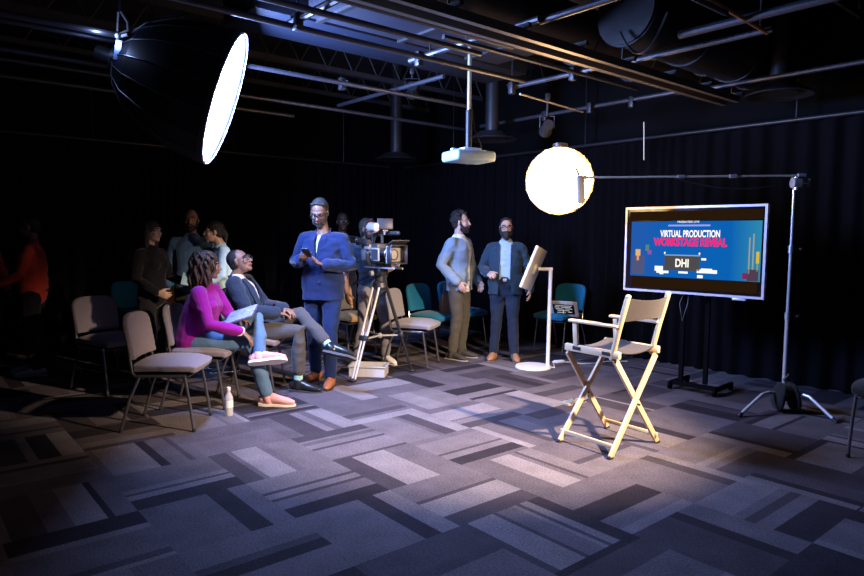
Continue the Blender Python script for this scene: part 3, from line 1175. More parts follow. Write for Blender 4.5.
# strobe head and hanger at the back
mb = MB()
mb.cyl(RS @ V((0, 0, -.02)), RS @ V((0, 0, .02)), .10, n=24)
mb.build('speed_ring', dkpipe_m, t)
mb = MB().cyl(RS @ V((0, 0, -.14)), RS @ V((0, 0, -.02)), .062, n=20)
mb.build('lamp_head', blackp, t)
blu = mat('hanger_blue_lit_steel', (.22, .30, .55), rough=.3, metal=.6)  # blue light on the hanger is put into its base colour
hp = D(121, 12, SB_Y - .34) - hub
h2 = D(117, 60, SB_Y - .34) - hub
h1 = D(120, 38, SB_Y - .34) - hub
MB().bar(h1 + V((0, 0, -.02)), h2, .045, .03).build('hanger_clamp', blu, t)
MB().tube([hp, hp.lerp(h1, .4) + V((.05, 0, 0)), hp.lerp(h1, .7) + V((.055, 0, 0)), h1 + V((.0, 0, .03))], .008).build('hanger_bail', chrome, t)
MB().tube([hp + V((-.02, 0, 0)), h1 + V((-.02, 0, 0))], .007).build('hanger_rod', chrome, t)
MB().cyl(h1 + V((-.01, -.02, 0)), h1 + V((.07, -.03, .015)), .012).ell(h1 + V((.0, -.03, .005)), .022).build('tee_handle', white_p, t)
MB().bar(h2, RS @ V((0, 0, -.05)), .03, .02).build('bracket', dkpipe_m, t)
MB().cyl(hp, V((hp.x, hp.y, 3.0 - hub.z + .6)), .016).build('drop_pole', dkpipe_m, t)

# ------------------------------------------------------------------ stand, boom and lantern
ST = V((3.095, 5.62, 0))
t = thing('light_stand', 'chrome century stand with splayed legs to the right of the television', 'stand', ST)
top_z = D(788, 183, 5.62).z
MB().cyl((0, 0, .12), (0, 0, .85), .0175, n=14).build('lower_tube', chrome, t)
MB().cyl((0, 0, .82), (0, 0, 1.42), .0145, n=14).build('middle_tube', chrome, t)
MB().cyl((0, 0, 1.40), (0, 0, top_z), .0125, n=14).build('upper_tube', chrome, t)
for z in (.83, 1.41):
    c = MB().cyl((0, 0, z - .035), (0, 0, z + .03), .024, n=14).build('collar', mat('cast_metal', (.42, .42, .44), rough=.4, metal=.8), t)
    mb = MB().cyl((.02, 0, z), (.075, -.02, z), .007)
    mb.ell((.08, -.022, z), (.02, .01, .014)).build('knob', blackp, c)
for tip in (G(739, 417), G(836, 423), V((3.28, 6.05, 0))):
    p = tip - ST
    d = p.normalized()
    mb = MB().tube([d * .02 + V((0, 0, .14)), p * .35 + V((0, 0, .175)), p * .5 + V((0, 0, .165)), p * .62 + V((0, 0, .13)), p + V((0, 0, .012))], .0135, 10)
    l = mb.build('leg', mat('satin_steel', (.55, .55, .58), rough=.38, metal=.35), t)
    MB().cyl(p + V((0, 0, .03)) - d * .03, p + V((0, 0, .002)) + d * .006, .017).build('rubber_foot', blackp, l)
mb = MB().cyl((0, 0, .08), (0, 0, .20), .03, n=16)
mb.build('leg_hub', blackp, t)
g = MB().cyl((-.03, -.02, top_z), (.035, -.02, top_z), .045, n=20).cyl((-.0, -.03, top_z - .06), (0, -.03, top_z + .05), .022)
g = g.build('grip_head', chrome, t)
MB().cyl((.035, -.02, top_z), (.10, -.04, top_z), .009).bar((.10, -.04, top_z - .035), (.10, -.04, top_z + .035), .02, .012).build('tee_handle', chrome, g)

LAN = D(559.5, 181, 6.15)
LR = 33.2 / FOC * 6.15
bt = D(580, 177.5, 5.66)
b0 = D(806, 175.5, 5.60)
t = thing('boom_arm', 'slim horizontal boom arm reaching from the stand to the lantern', 'boom arm', b0)
MB().cyl((0, 0, 0), bt - b0, .0085, n=10).build('rod', mat('warm_lit_rod', (.62, .54, .44), rough=.4, metal=.15), t)  # warm tint of the rod stands in for warm light on it
for f_, r in ((.32, .016), (.55, .014), (.02, .018), (.985, .016)):
    c = (bt - b0) * f_
    d = (bt - b0).normalized()
    MB().cyl(c - d * .03, c + d * .03, r, n=12).build('coupling', chrome, t)
br = D(581, 203, 5.70) - b0
bu = D(576, 168, 5.66) - b0
bl = D(580, 178, 5.66) - b0
gm = mat('fixture_grey', (.28, .27, .26), rough=.5)
MB().bar(bl + V((0, 0, .02)), br, .062, .05, side=(1, .2, 0), bev=.012).build('driver_box', gm, t)
MB().cyl(bu, bl, .010).build('spigot', gm, t)
pts = arc(D(676, 178, 5.63), D(774, 186, 5.61), .05)
o = MB().tube(pts, .0055).build('cable', blackp)
tag(o, 'thin black cable sagging under the horizontal boom arm', 'cable')

t = thing('lantern', 'big round paper-white lantern glowing warm, held on the boom arm', 'lantern', LAN)
LM = emis('lantern_glow', (1.0, .62, .28), 27.0)
MB().ell((0, 0, 0), LR - .016, nu=48, nv=28).build('glowing_globe', LM, t, sharp=0)
bm = bmesh.new()
bmesh.ops.create_icosphere(bm, subdivisions=3, radius=LR)
net = MB().addbm(bm)
NM = bpy.data.materials.new('lantern_net_cloth')
NM.use_nodes = True
nt = NM.node_tree
bs = nt.nodes['Principled BSDF']
bs.inputs['Base Color'].default_value = (.80, .62, .36, 1)
bs.inputs['Roughness'].default_value = .8
tl = nt.nodes.new('ShaderNodeBsdfTranslucent')
tl.inputs['Color'].default_value = (.9, .6, .28, 1)
mxs = nt.nodes.new('ShaderNodeMixShader')
mxs.inputs[0].default_value = .09
nt.links.new(bs.outputs[0], mxs.inputs[1])
nt.links.new(tl.outputs[0], mxs.inputs[2])
nt.links.new(mxs.outputs[0], nt.nodes['Material Output'].inputs['Surface'])
no_ = net.build('net_cover', NM, t)
wf = no_.modifiers.new('net', 'WIREFRAME')
wf.thickness = .0105
wf.use_even_offset = False
MB().cyl((0, 0, LR - .01), (0, 0, LR + .03), .07, n=20).build('top_ring', blackp, t)
d = (b0 + bl) - LAN
MB().bar(d * .92 + V((0, 0, .0)), d, .03, .03).build('socket', gm, t)

# sandbag and cable at the stand
chrome_l = None
t = thing('sandbag', 'dark saddle sandbag slumped over the stand legs', 'sandbag', ST + V((-.02, -.10, .0)))
for sg in (-1, 1):
    mb = MB().loft([(sg * .04, .02, .24), (sg * .06, .02, .17), (sg * .075, .02, .08), (sg * .075, .02, .05)], [(.08, .02), (.10, .03), (.10, .04), (.09, .035)], side=(0, 1, 0), n=16)
    remesh('bag_lobe', mb, cloth('sandbag_nylon', (.006, .006, .007)), t, .012, 3)
MB().tube([(-.04, 0, .28), (0, 0, .33), (.04, 0, .28)], .012).build('handle', blackp, t)

# ------------------------------------------------------------------ television
Y1, Y2 = 6.60, 5.64
TL, TR_, BL, BR_ = D(627, 207.4, Y1), D(769, 204, Y2), D(624.6, 289.4, Y1), D(764.6, 300, Y2)
zt = (TL.z + TR_.z) / 2
zb = (BL.z + BR_.z) / 2
A0 = (V((TL.x, TL.y, 0)) + V((BL.x, BL.y, 0))) / 2
A1 = (V((TR_.x, TR_.y, 0)) + V((BR_.x, BR_.y, 0))) / 2
tvx = (A1 - A0).normalized()
tvw = (A1 - A0).length
tvh = zt - zb
tc0 = (A0 + A1) / 2 + V((0, 0, zb))
TV = thing('television', 'large flat television in a silver frame showing a blue title slide', 'television', tc0, math.atan2(tvx.y, tvx.x))
# local: x along the screen, -y towards the room, z up
mb = MB().box((0, .045, tvh / 2), (tvw - .02, .06, tvh - .02), None, .008)
mb.build('back_cover', blackp, TV)
fr = mat('silver_frame', (.55, .55, .66), rough=.32, metal=.25, var=.03)
fw = .021
mb = MB()
mb.box((0, 0, tvh - fw / 2), (tvw, .05, fw)).box((0, 0, fw / 2), (tvw, .05, fw))
mb.box((-tvw / 2 + fw / 2, 0, tvh / 2), (fw, .05, tvh - 2 * fw)).box((tvw / 2 - fw / 2, 0, tvh / 2), (fw, .05, tvh - 2 * fw))
mb.build('frame', fr, TV)
MB().box((0, .0, tvh / 2), (tvw - 2 * fw, .03, tvh - 2 * fw)).build('glass_panel', mat('black_glass', (.006, .005, .006), rough=.12, var=.02), TV)
MB().box((.46, -.005, -.012), (.12, .03, .022), None, .006).build('sensor_bar', fr, TV)
sw, shh = tvw - 2 * fw, tvh - 2 * fw


def S(x, z, y=-.0165):
    return V((-sw / 2 + x * sw, y, fw + z * shh))


def plate(name, x0, x1, z0, z1, m, y=-.0165, parent=None):
    return MB().add([S(x0, z0, y), S(x1, z0, y), S(x1, z1, y), S(x0, z1, y)], [(0, 1, 2, 3)]).build(name, m, parent or TV, recalc=False)


# lit slide with a procedural blue gradient of the picture itself
SM = bpy.data.materials.new('slide_blue')
SM.use_nodes = True
nt = SM.node_tree
nt.nodes.remove(nt.nodes['Principled BSDF'])
em = nt.nodes.new('ShaderNodeEmission')
em.inputs['Strength'].default_value = 1.0
tc = nt.nodes.new('ShaderNodeTexCoord')
sp = nt.nodes.new('ShaderNodeSeparateXYZ')
nt.links.new(tc.outputs['Object'], sp.inputs[0])
rp = nt.nodes.new('ShaderNodeValToRGB')
mr = nt.nodes.new('ShaderNodeMapRange')
mr.inputs[1].default_value, mr.inputs[2].default_value = -sw / 2, sw / 2
nt.links.new(sp.outputs['X'], mr.inputs[0])
nt.links.new(mr.outputs[0], rp.inputs[0])
rp.color_ramp.elements[0].color = (.02, .10, .40, 1)
rp.color_ramp.elements[0].position = .0
rp.color_ramp.elements[1].color = (.03, .26, .42, 1)
rp.color_ramp.elements[1].position = 1
e = rp.color_ramp.elements.new(.35)
e.color = (.004, .115, .47, 1)
e = rp.color_ramp.elements.new(.78)
e.color = (.003, .12, .45, 1)
nt.links.new(rp.outputs[0], em.inputs['Color'])
nt.links.new(em.outputs[0], nt.nodes['Material Output'].inputs['Surface'])
plate('slide', .035, .985, .165, .845, SM)
brown = emis('slide_brown_band', (.020, .009, .003), 1.0)
plate('dark_band', .02, .99, .86, .97, brown)
plate('dark_band', .05, .97, .03, .155, brown)
wt = emis('slide_white', (1, .96, .86), 1.15)
pk = emis('slide_pink', (1.0, .02, .18), .95)
lav = emis('slide_lavender', (.35, .42, 1.0), .9)
gy = emis('slide_grey', (.075, .070, .075), 1.0)


def text(name, body, m, x, z, w, hgt, off=.012, y=-.0195, space=1.0):
    cu = bpy.data.curves.new(name, 'FONT')
    cu.body = body
    cu.size = 1
    cu.offset = off
    cu.space_character = space
    cu.align_x = 'LEFT'
    o = bpy.data.objects.new(name + '_tmp', cu)
    COL.objects.link(o)
    dg = bpy.context.evaluated_depsgraph_get()
    dg.update()
    me = bpy.data.meshes.new_from_object(o.evaluated_get(dg))
    bpy.data.objects.remove(o)
    xs = [v.co.x for v in me.vertices]
    ys = [v.co.y for v in me.vertices]
    x0, x1, y0, y1 = min(xs), max(xs), min(ys), max(ys)
    for v in me.vertices:
        a = (v.co.x - x0) / (x1 - x0)
        b = (v.co.y - y0) / (y1 - y0)
        v.co = S(x + (a - .5) * w, z + (b - .5) * hgt, y)
    me.materials.clear()
    me.materials.append(m)
    o = bpy.data.objects.new(name, me)
    COL.objects.link(o)
    o.parent = TV
    return o


text('title_text', 'VIRTUAL PRODUCTION', wt, .49, .697, .44, .085, .032, space=1.0)
text('subtitle_text', 'WORKSTAGE REVEAL', pk, .49, .597, .54, .10, .045, y=-.0185, space=1.0)
plate('accent_line', .33, .64, .785, .805, lav, -.018)
text('header_text', 'PRESENTED LIVE', wt, .48, .838, .16, .022, .01, y=-.0185)
plate('logo_box', .31, .575, .255, .43, gy, -.018)
plate('logo_box_edge', .31, .575, .43, .445, emis('slide_ltblue', (.25, .5, .8), .8), -.0182)
text('logo_text', 'DHI', wt, .445, .345, .10, .10, .03)
for x0, x1, z0, z1 in ((.235, .30, .24, .30), (.25, .345, .215, .245), (.275, .305, .20, .215), (.42, .49, .22, .245), (.555, .70, .235, .275), (.585, .665, .275, .29), (.56, .60, .175, .21), (.585, .62, .385, .41), (.305, .316, .45, .475), (.565, .576, .45, .475)):
    plate('banner_dash', x0, x1, z0, z1, wt, -.018)
for x0, x1, z0, z1, c in ((.075, .115, .42, .50, (1, .55, .2)), (.085, .105, .36, .42, (.9, .4, .3)), (.05, .15, .19, .42, (.10, .12, .25)), (.155, .185, .48, .56, (.1, .3, .25)), (.175, .205, .44, .49, (.4, .1, .5)),
                          (.905, .915, .25, .66, (.4, .42, .32)), (.93, .94, .30, .7, (.35, .45, .42)), (.955, .975, .37, .50, (.9, .6, .03)), (.96, .97, .28, .37, (.35, .4, .12)), (.90, .975, .17, .30, (.10, .06, .10)), (.87, .90, .19, .26, (.25, .03, .15))):
    plate('scenery_patch', x0, x1, z0, z1, emis('scenery_%d_%d' % (x0 * 1000, z0 * 1000), c, .8), -.0172 - .0002 * (x1 - x0 < .09))

R3 = Matrix.Rotation(math.atan2(tvx.y, tvx.x), 3, 'Z')
t = thing('television_cart', 'black wheeled cart carrying the television, almost lost against the drape', 'cart', (tc0.x, tc0.y, 0), math.atan2(tvx.y, tvx.x))
matte_blk = mat('matte_black_paint', (.004, .004, .005), rough=.95, spec=.02)
for sg in (-1, 1):
    MB().bar((sg * .12, .16, .10), (sg * .12, .16, 1.5), .04, .03).build('post', matte_blk, t)
    b = MB().bar((sg * .22, .12, .06), (sg * .22, .56, .06), .04, .03, side=(0, 0, 1)).build('base_rail', matte_blk, t)
    for y in (.14, .53):
        MB().cyl((sg * .22 - .012, y, .035), (sg * .22 + .012, y, .035), .035, n=16).build('caster', matte_blk, b)
MB().bar((-.22, .16, .07), (.22, .16, .07), .04, .04, side=(0, 0, 1)).build('cross_rail', matte_blk, t)
MB().box((0, .11, 1.35), (.5, .03, .35), None, .005).build('mount_plate', matte_blk, t)
c0 = tc0 + R3 @ V((-.05, .07, 0))
o = MB().tube([c0 + R3 @ V((-.02, 0, .02)), c0 + R3 @ V((-.06, -.02, -.10)), c0 + R3 @ V((-.02, -.04, -.26)), c0 + R3 @ V((.01, 0, -.10)), c0 + R3 @ V((.02, 0, .02))], .006).build('cable', mat('cable_grey', (.06, .06, .07), rough=.5))
tag(o, 'loop of cable hanging below the bottom edge of the television', 'cable')

# ------------------------------------------------------------------ director's chair
wood = M('pale_beech', (.64, .47, .28), rough=.45, var=.10, scale=14)
canvas = cloth('taupe_canvas', (.042, .036, .036), bump=.25, bs=180)
DC = V((1.30, 4.65, 0))
t = thing('director_chair', 'tall folding director chair in pale wood with taupe canvas seat and back', 'chair', DC, math.atan2(.6, .8))
mb_ = lambda: MB()
for y, nm in ((-.225, 'rear'), (.225, 'front')):
    for sg in (-1, 1):
        yy = y + sg * .013
        l = MB().bar((sg * .285, yy, .012), (-sg * .215, yy * .93, .665), .022, .042, side=(0, 1, 0), bev=.004).build('leg', wood, t)
        MB().box((sg * .285, yy, .008), (.046, .026, .016), None, .004).build('foot_pad', blackp, l)
    MB().cyl((0, y - .032, .335), (0, y + .032, .335), .008).build('pivot_bolt', blackp, t)
for sg in (-1, 1):
    MB().bar((sg * .245, -.24, .075), (sg * .245, .24, .075), .018, .03, side=(1, 0, 0), bev=.004).build('floor_rail', wood, t)
    r = MB().bar((sg * .222, -.245, .700), (sg * .222, .235, .700), .032, .052, side=(1, 0, 0), bev=.008).build('seat_rail', wood, t)
    for y in (-.14, .12):
        MB().box((sg * .240, y, .703), (.006, .07, .026), None, .004).build('hinge_plate', blackp, r)
    MB().bar((sg * .228, .13, .71), (sg * .228, .145, .885), .022, .04, side=(1, 0, 0), bev=.004).build('front_post', wood, t)
    bp_ = MB().loft([(sg * .226, -.18, .67), (sg * .226, -.235, .89), (sg * .226, -.295, 1.10)], [(.0135, .021)] * 3, side=(1, 0, 0), n=12).build('back_post', wood, t)
    MB().ell((sg * .226, -.297, 1.105), (.017, .02, .014)).build('post_cap', mat('cream_cap', (.85, .80, .68), rough=.4) if sg < 0 else bpy.data.materials['cream_cap'], bp_)
    MB().box((sg * .230, -.02, .897), (.052, .43, .022), None, .009, 3).build('armrest', wood, t)
rows = []
for i in range(15):
    u = -1 + 2 * i / 14
    rows.append([V((u * .220, -.21 + .0 * j + .42 * j / 6, .722 - .035 * (1 - u * u) - .004 * math.sin(j))) for j in range(7)])
MB().sheet(rows, .006).build('seat_sling', canvas, t)
rows = []
for i in range(17):
    u = -1 + 2 * i / 16
    rows.append([V((u * .232, -.243 - .045 * (1 - u * u) - .045 * j / 5, .93 + .165 * j / 5 - .022 * (1 - u * u) * (j / 5) + .012 * (1 - u * u) * (1 - j / 5))) for j in range(6)])
bk = MB().sheet(rows, .007)
bk.build('back_sling', canvas, t)
MB().box((-.04, .30, .245), (.22, .09, .018), None, .006).build('footrest', wood, t)
for sg in (-1, 1):
    MB().bar((-.04 + sg * .08, .23, .29), (-.04 + sg * .08, .32, .235), .014, .03, side=(1, 0, 0)).build('footrest_bracket', wood, t)

# ------------------------------------------------------------------ stacking chairs
grey_f = cloth('chair_fabric_grey', (.215, .19, .225), bump=.2, bs=160)
teal_f = cloth('chair_fabric_teal', (.008, .17, .32), bump=.2, bs=160)
tan_f = cloth('chair_fabric_tan', (.38, .22, .075), bump=.2, bs=160)
pale_f = cloth('chair_fabric_pale', (.22, .215, .24), bump=.2, bs=160)
black_f = cloth('chair_fabric_black', (.02, .02, .022), bump=.2, bs=160)
frame_m = mat('chair_frame_gunmetal', (.26, .26, .28), rough=.28, metal=.9)
frame_c = mat('chair_frame_chrome', (.55, .56, .6), rough=.2, metal=1.0)
CG = 'padded stacking chairs around the studio'


def make_chair(fab, frm):
    t = thing('stacking_chair', 'x', 'chair')
    t['group'] = CG
    mb = MB()
    bm = bmesh.new()
    bmesh.ops.create_grid(bm, x_segments=14, y_segments=14, size=.5)
    rows = []
    for i in range(15):
        u = -1 + 2 * i / 14
        row = []
        for j in range(15):
            v = -1 + 2 * j / 14
            k = (abs(u) ** 5 + abs(v) ** 5)
            x = u * .232 * (1 - .03 * v * v) * (1 - .02 * (v < 0))
            y = .02 + v * .235 * (1 - .04 * u * u)
            row.append(V((x, y, .478 + .016 * (1 - u * u) * (1 - v * v) - .022 * min(1, k) - (.014 * max(0, v) ** 4))))
        rows.append(row)
    bm.free()
    mb.sheet(rows, .055)
    st = remesh('seat', mb, fab, t, .010, 3)
    MB().box((0, 0, .418), (.40, .40, .014), None, .004).build('seat_pan', blackp, st)
    rows = []
    for i in range(15):
        u = -1 + 2 * i / 14
        row = []
        for j in range(15):
            v = j / 14
            rnd_ = 1 - (max(0, v - .78) / .22) ** 2 * .16
            x = u * (.215 + .012 * v) * rnd_
            z = .550 + .335 * v - .03 * (abs(u) ** 4) * (v > .5) * (v - .5) * 2
            y = -.212 - .055 * v + .028 * u * u - .012 * (1 - u * u) * math.sin(v * PI)
            row.append(V((x, y, z)))
        rows.append(row)
    mb = MB().sheet(rows, .042)
    remesh('backrest', mb, fab, t, .009, 4)
    for sg in (-1, 1):
        fl = MB().tube([(sg * .225, .235, .012), (sg * .222, .20, .25), (sg * .216, .17, .425)], .0115, 10).build('leg', frm, t)
        MB().cyl((sg * .225, .2355, .0), (sg * .225, .234, .025), .014).build('foot_glide', blackp, fl)
        bl = MB().tube([(sg * .235, -.30, .012), (sg * .228, -.235, .25), (sg * .216, -.16, .425)], .0115, 10).build('leg', frm, t)
        MB().cyl((sg * .235, -.302, .0), (sg * .234, -.298, .025), .014).build('foot_glide', blackp, bl)
        MB().tube([(sg * .216, .18, .425), (sg * .216, -.19, .425), (sg * .217, -.212, .45), (sg * .214, -.228, .55), (sg * .205, -.252, .72)], .0115, 10).build('side_frame', frm, t)
    MB().tube([(-.216, .12, .412), (.216, .12, .412)], .010, 8).tube([(-.216, -.14, .412), (.216, -.14, .412)], .010, 8).build('cross_bar', frm, t)
    return t


protos = {}


def place_chair(kind, label, x, y, f):
    fab, frm = dict(grey=(grey_f, frame_m), teal=(teal_f, frame_c), tan=(tan_f, frame_m), pale=(pale_f, frame_m), black=(black_f, frame_m))[kind]
    if kind not in protos:
        o = protos[kind] = make_chair(fab, frm)
    else:
        o = copy_tree(protos[kind])
    o['label'] = label
    o.location = (x, y, 0)
    o.rotation_euler = (0, 0, yaw_of(f))
    return o


place_chair('grey', 'empty grey padded chair in front, nearest the camera at left', -2.04, 5.03, (1, .06))
place_chair('grey', 'grey padded chair under the seated woman in the magenta sweater', -2.00, 5.66, (1, .03))
place_chair('grey', 'grey padded chair under the seated man in grey trousers', -1.72, 6.27, (1, 0))
place_chair('grey', 'empty grey padded chair at far left, set back in the dark', -3.06, 6.17, (.88, -.48))
place_chair('teal', 'teal padded chair mostly hidden behind the empty grey chairs at left', -3.75, 8.1, (.5, -.87))
place_chair('tan', 'brown padded chair behind the front grey chair at left', -3.13, 7.40, (.3, -.95))
place_chair('teal', 'teal padded chair peeking out behind the shoulder of the seated woman', -3.17, 8.15, (.5, -.87))
place_chair('tan', 'tan padded chair partly hidden behind the man in the blue suit', -1.02, 8.10, (.75, -.66))
place_chair('pale', 'pale grey padded chair directly right of the camera tripod', -.20, 7.45, (.96, -.28))
place_chair('teal', 'bright teal padded chair just left of the man in the grey overshirt', .02, 8.22, (.80, -.6))
place_chair('teal', 'teal padded chair standing between the two talking men', .42, 8.70, (.75, -.66))
place_chair('teal', 'teal padded chair holding the white tablet, behind the director chair', 1.66, 8.42, (-.72, -.69))
place_chair('black', 'black chair cut off by the right edge of the picture', 3.20, 4.36, (-.75, -.66))

# ------------------------------------------------------------------ screen on a white stand
BS = G(533, 367.5)
t = thing('screen_stand', 'white tilted portable screen on a post with a round white base', 'screen', BS)
MB().lathe([(0, 0), (.205, 0), (.207, .012), (.195, .026), (.05, .032), (0, .032)], n=48).build('base', white_p, t)
pp = D(547.2, 366, 7.42) - BS
pz = D(549, 269, 7.42).z
MB().cyl((pp.x, 0.02, .02), (pp.x + .01, 0.02, pz), .022, n=16).build('post', white_p, t)
MB().cyl((pp.x + .03, .02, pz), (D(538, 271, 7.4).x - BS.x, .02, pz), .020, n=14).build('arm', white_p, t)
c = D(533, 268.5, 7.42) - BS
c.y = .02
long_ = (D(541.5, 247, 7.42) - D(523.5, 290, 7.42))
L_ = long_.length
zx = long_.normalized()
vw = ray(533, 268)
wd = (V((vw.x, vw.y, 0)).normalized() + V((.33, 0, 0))).normalized()
wd = (wd - zx * wd.dot(zx)).normalized()
nn = wd.cross(zx)
RM = Matrix((wd, nn, zx)).transposed()
MB().box(c, (.44, .036, L_ - .03), RM, .012, 3).build('panel', white_p, t)
MB().box(c - nn * .019, (.40, .004, L_ - .08), RM, .001).build('display', mat('screen_glass_grey', (.10, .11, .13), rough=.15), t)
MB().box(c + nn * .03, (.10, .03, .12), RM, .01).build('rear_mount', mat('light_grey_plastic', (.5, .5, .52), rough=.5), t)
P = G(559, 363)
t = thing('power_adapter', 'small white power adapter lying on the floor beside the round base', 'adapter', P, .3)
MB().box((0, 0, .018), (.13, .06, .034), None, .012, 3).build('case', white_p, t)
MB().box((-.075, 0, .018), (.03, .018, .016), None, .004).build('strain_relief', white_p, t)
pts = [BS + V((.15, -.02, .02)), BS + V((.24, -.03, .007)), P + V((-.07, -.01, .012))]
o = MB().tube(pts, .006).build('cable', white_p)
tag(o, 'white cable from the round base to the power adapter', 'cable')
pts = [P + V((.07, 0, .012)), P + V((.16, .02, .006)), P + V((.26, -.06, .006)), P + V((.42, -.02, .006)), P + V((.6, .10, .006)), P + V((.85, .12, .006))]
o = MB().tube(pts, .006).build('cable', white_p)
tag(o, 'white cable trailing right from the power adapter under the teal chair', 'cable')

# tablet on the teal chair
ck = V((1.66, 8.42, 0))
P = D(565, 318, 8.20)
P.z = .497
t = thing('tablet', 'white framed tablet with a dark picture propped on the teal chair', 'tablet', P, yaw_of((-.42, -.90)))
RT = Matrix.Rotation(math.radians(-38), 3, 'X')
MB().box(RT @ V((0, 0, .12)) + V((0, 0, .006)), (.36, .012, .26), RT, .005).build('case', white_p, t)
MB().box(RT @ V((0, .0075, .12)) + V((0, 0, .006)), (.27, .003, .165), RT).build('display', mat('tablet_glass', (.012, .012, .014), rough=.2), t)
tw = emis('tablet_lines', (.8, .8, .85), .7)
mb = MB()
for x0, x1, z in ((-.11, .10, .18), (-.09, .03, .155), (.05, .11, .155), (-.11, -.02, .13), (.01, .10, .125), (-.07, .08, .10), (-.10, -.05, .075), (-.02, .09, .065)):
    mb.box(RT @ V(((x0 + x1) / 2, .0098, z)) + V((0, 0, .006)), (x1 - x0, .002, .008), RT)
mb.build('display_lines', tw, t)
MB().bar(V((0, -.015, .004)) + RT @ V((0, -.006, .14)), V((0, -.145, .004)), .012, .16, side=(1, 0, 0)).build('kickstand', white_p, t)

# bag on the teal chair behind the overshirt man
P = V((.20, 8.14, .50))
t = thing('shoulder_bag', 'brown leather shoulder bag standing on the bright teal chair', 'bag', P, .4)
mb = MB().loft([(0, 0, .03), (0, 0, .12), (0, 0, .26)], [(.10, .05), (.115, .055), (.09, .03)], side=(1, 0, 0), n=18, sup=.7)
remesh('bag_body', mb, M('brown_leather', (.13, .055, .028), rough=.45), t, .01, 3)
MB().tube([(-.07, 0, .26), (-.05, 0, .38), (0, 0, .42), (.05, 0, .38), (.07, 0, .26)], .009).build('handle', M('brown_leather', (.13, .055, .028)), t)

# water bottle
P = G(229, 415.5)
t = thing('water_bottle', 'clear plastic water bottle on the carpet beside the chair legs', 'bottle', P)
pet = mat('clear_pet', (.9, .93, .97), rough=.12, trans=.55, var=.02)
MB().lathe([(0, 0), (.030, 0), (.034, .008), (.033, .05), (.0345, .06), (.033, .07), (.0345, .14), (.033, .155), (.014, .20), (.0135, .215), (0, .215)], n=28).build('bottle_body', pet, t)
MB().lathe([(0, .214), (.0155, .214), (.0155, .236), (.013, .238), (0, .238)], n=24).build('cap', white_p, t)
MB().lathe([(.0352, .072), (.0352, .132), (.0345, .132), (.0345, .072)], n=28, closed=True).build('label_band', mat('label_paper', (.75, .78, .82), rough=.5), t)

# white bin under the tripod
P = G(369, 374.5)
t = thing('storage_tray', 'white plastic tray on the floor under the camera tripod', 'tray', P, -.1)
mb = MB()
mb.box((0, 0, .006), (.36, .24, .012)).box((0, -.12, .055), (.38, .012, .11)).box((0, .12, .055), (.38, .012, .11)).box((-.185, 0, .055), (.012, .24, .11)).box((.185, 0, .055), (.012, .24, .11))
tray_m = mat('tray_plastic', (.45, .46, .48), rough=.4)
mb.build('tub', tray_m, t)
MB().box((0, -.13, .108), (.40, .022, .012)).box((0, .13, .108), (.40, .022, .012)).box((-.195, 0, .108), (.022, .26, .012)).box((.195, 0, .108), (.022, .26, .012)).build('rim', tray_m, t)

# ------------------------------------------------------------------ cinema camera and tripod
TP = V((-.52, 6.98, 0))
th_z = D(380, 287, 6.95).z
t = thing('tripod', 'black and silver camera tripod with twin tube legs', 'tripod', TP)
apex = V((D(380, 287, 6.95).x - TP.x, D(380, 287, 6.95).y - TP.y, th_z))
MB().lathe([(0, -.03), (.07, -.03), (.085, 0), (.075, .05), (.05, .07), (0, .07)], apex, n=24).build('bowl', blackp, t)
legs = [G(353, 382) - TP, G(412, 372) - TP, V((-.35, .62, 0))]
for i, p in enumerate(legs):
    a = apex + V((p.x, p.y, 0)).normalized() * .07
    lat = V((p.x, p.y, 0)).normalized().cross(V((0, 0, 1)))
    l = None
    mb = MB()
    m_ = a.lerp(p, .55)
    for sg in (-1, 1):
        mb.cyl(a + lat * sg * .042, m_ + lat * sg * .036, .0125, n=10)
    l = mb.build('leg', bpy.data.materials.get('satin_alu') or mat('satin_alu', (.62, .62, .65), rough=.4, metal=.3), t) if i == 0 else mb.build('leg', blackp, t)
    mb = MB()
    for sg in (-1, 1):
        mb.cyl(a.lerp(p, .48) + lat * sg * .022, p.lerp(a, .02) + lat * sg * .018, .010, n=10)
    mb.build('lower_tube', bpy.data.materials['satin_alu'] if i == 0 else dkpipe_m, l)
    MB().bar(a.lerp(p, .52), a.lerp(p, .575), .11, .04, side=lat, bev=.01).build('clamp', blackp, l)
    MB().ell(p + V((0, 0, .018)), (.035, .035, .018)).build('foot', blackp, l)
mb = MB()
mid = V((apex.x, apex.y, .42))
for p in legs:
    q = apex.lerp(p, .56)
    mb.cyl(mid, q, .011)
mb.ell(mid, .03)
mb.build('spreader', gm, t)
# fluid head
mb = MB().cyl(apex + V((0, 0, .06)), apex + V((0, 0, .13)), .055, n=20).box(apex + V((0, 0, .16)), (.12, .15, .09), Matrix.Rotation(-.6, 3, 'Z'), .02)
mb.build('fluid_head', blackp, t)
MB().cyl(apex + V((-.03, .0, .16)), apex + V((-.30, .22, .02)), .010).cyl(apex + V((-.26, .19, .043)), apex + V((-.32, .235, .008)), .016).build('pan_handle', blackp, t)
MB().cyl(apex + V((-.07, -.07, .15)), apex + V((-.10, -.09, .15)), .028, n=18).build('tension_dial', gm, t)

CB = TP + apex + V((0, 0, .235))
fdir = (V((1.30, 4.65, 0)) - V((CB.x, CB.y, 0))).normalized()
t = thing('cinema_camera', 'bulky black cinema camera with matte box and handle on the tripod', 'camera', CB, yaw_of(fdir))
t.scale = (1.08, .98, 1.18)
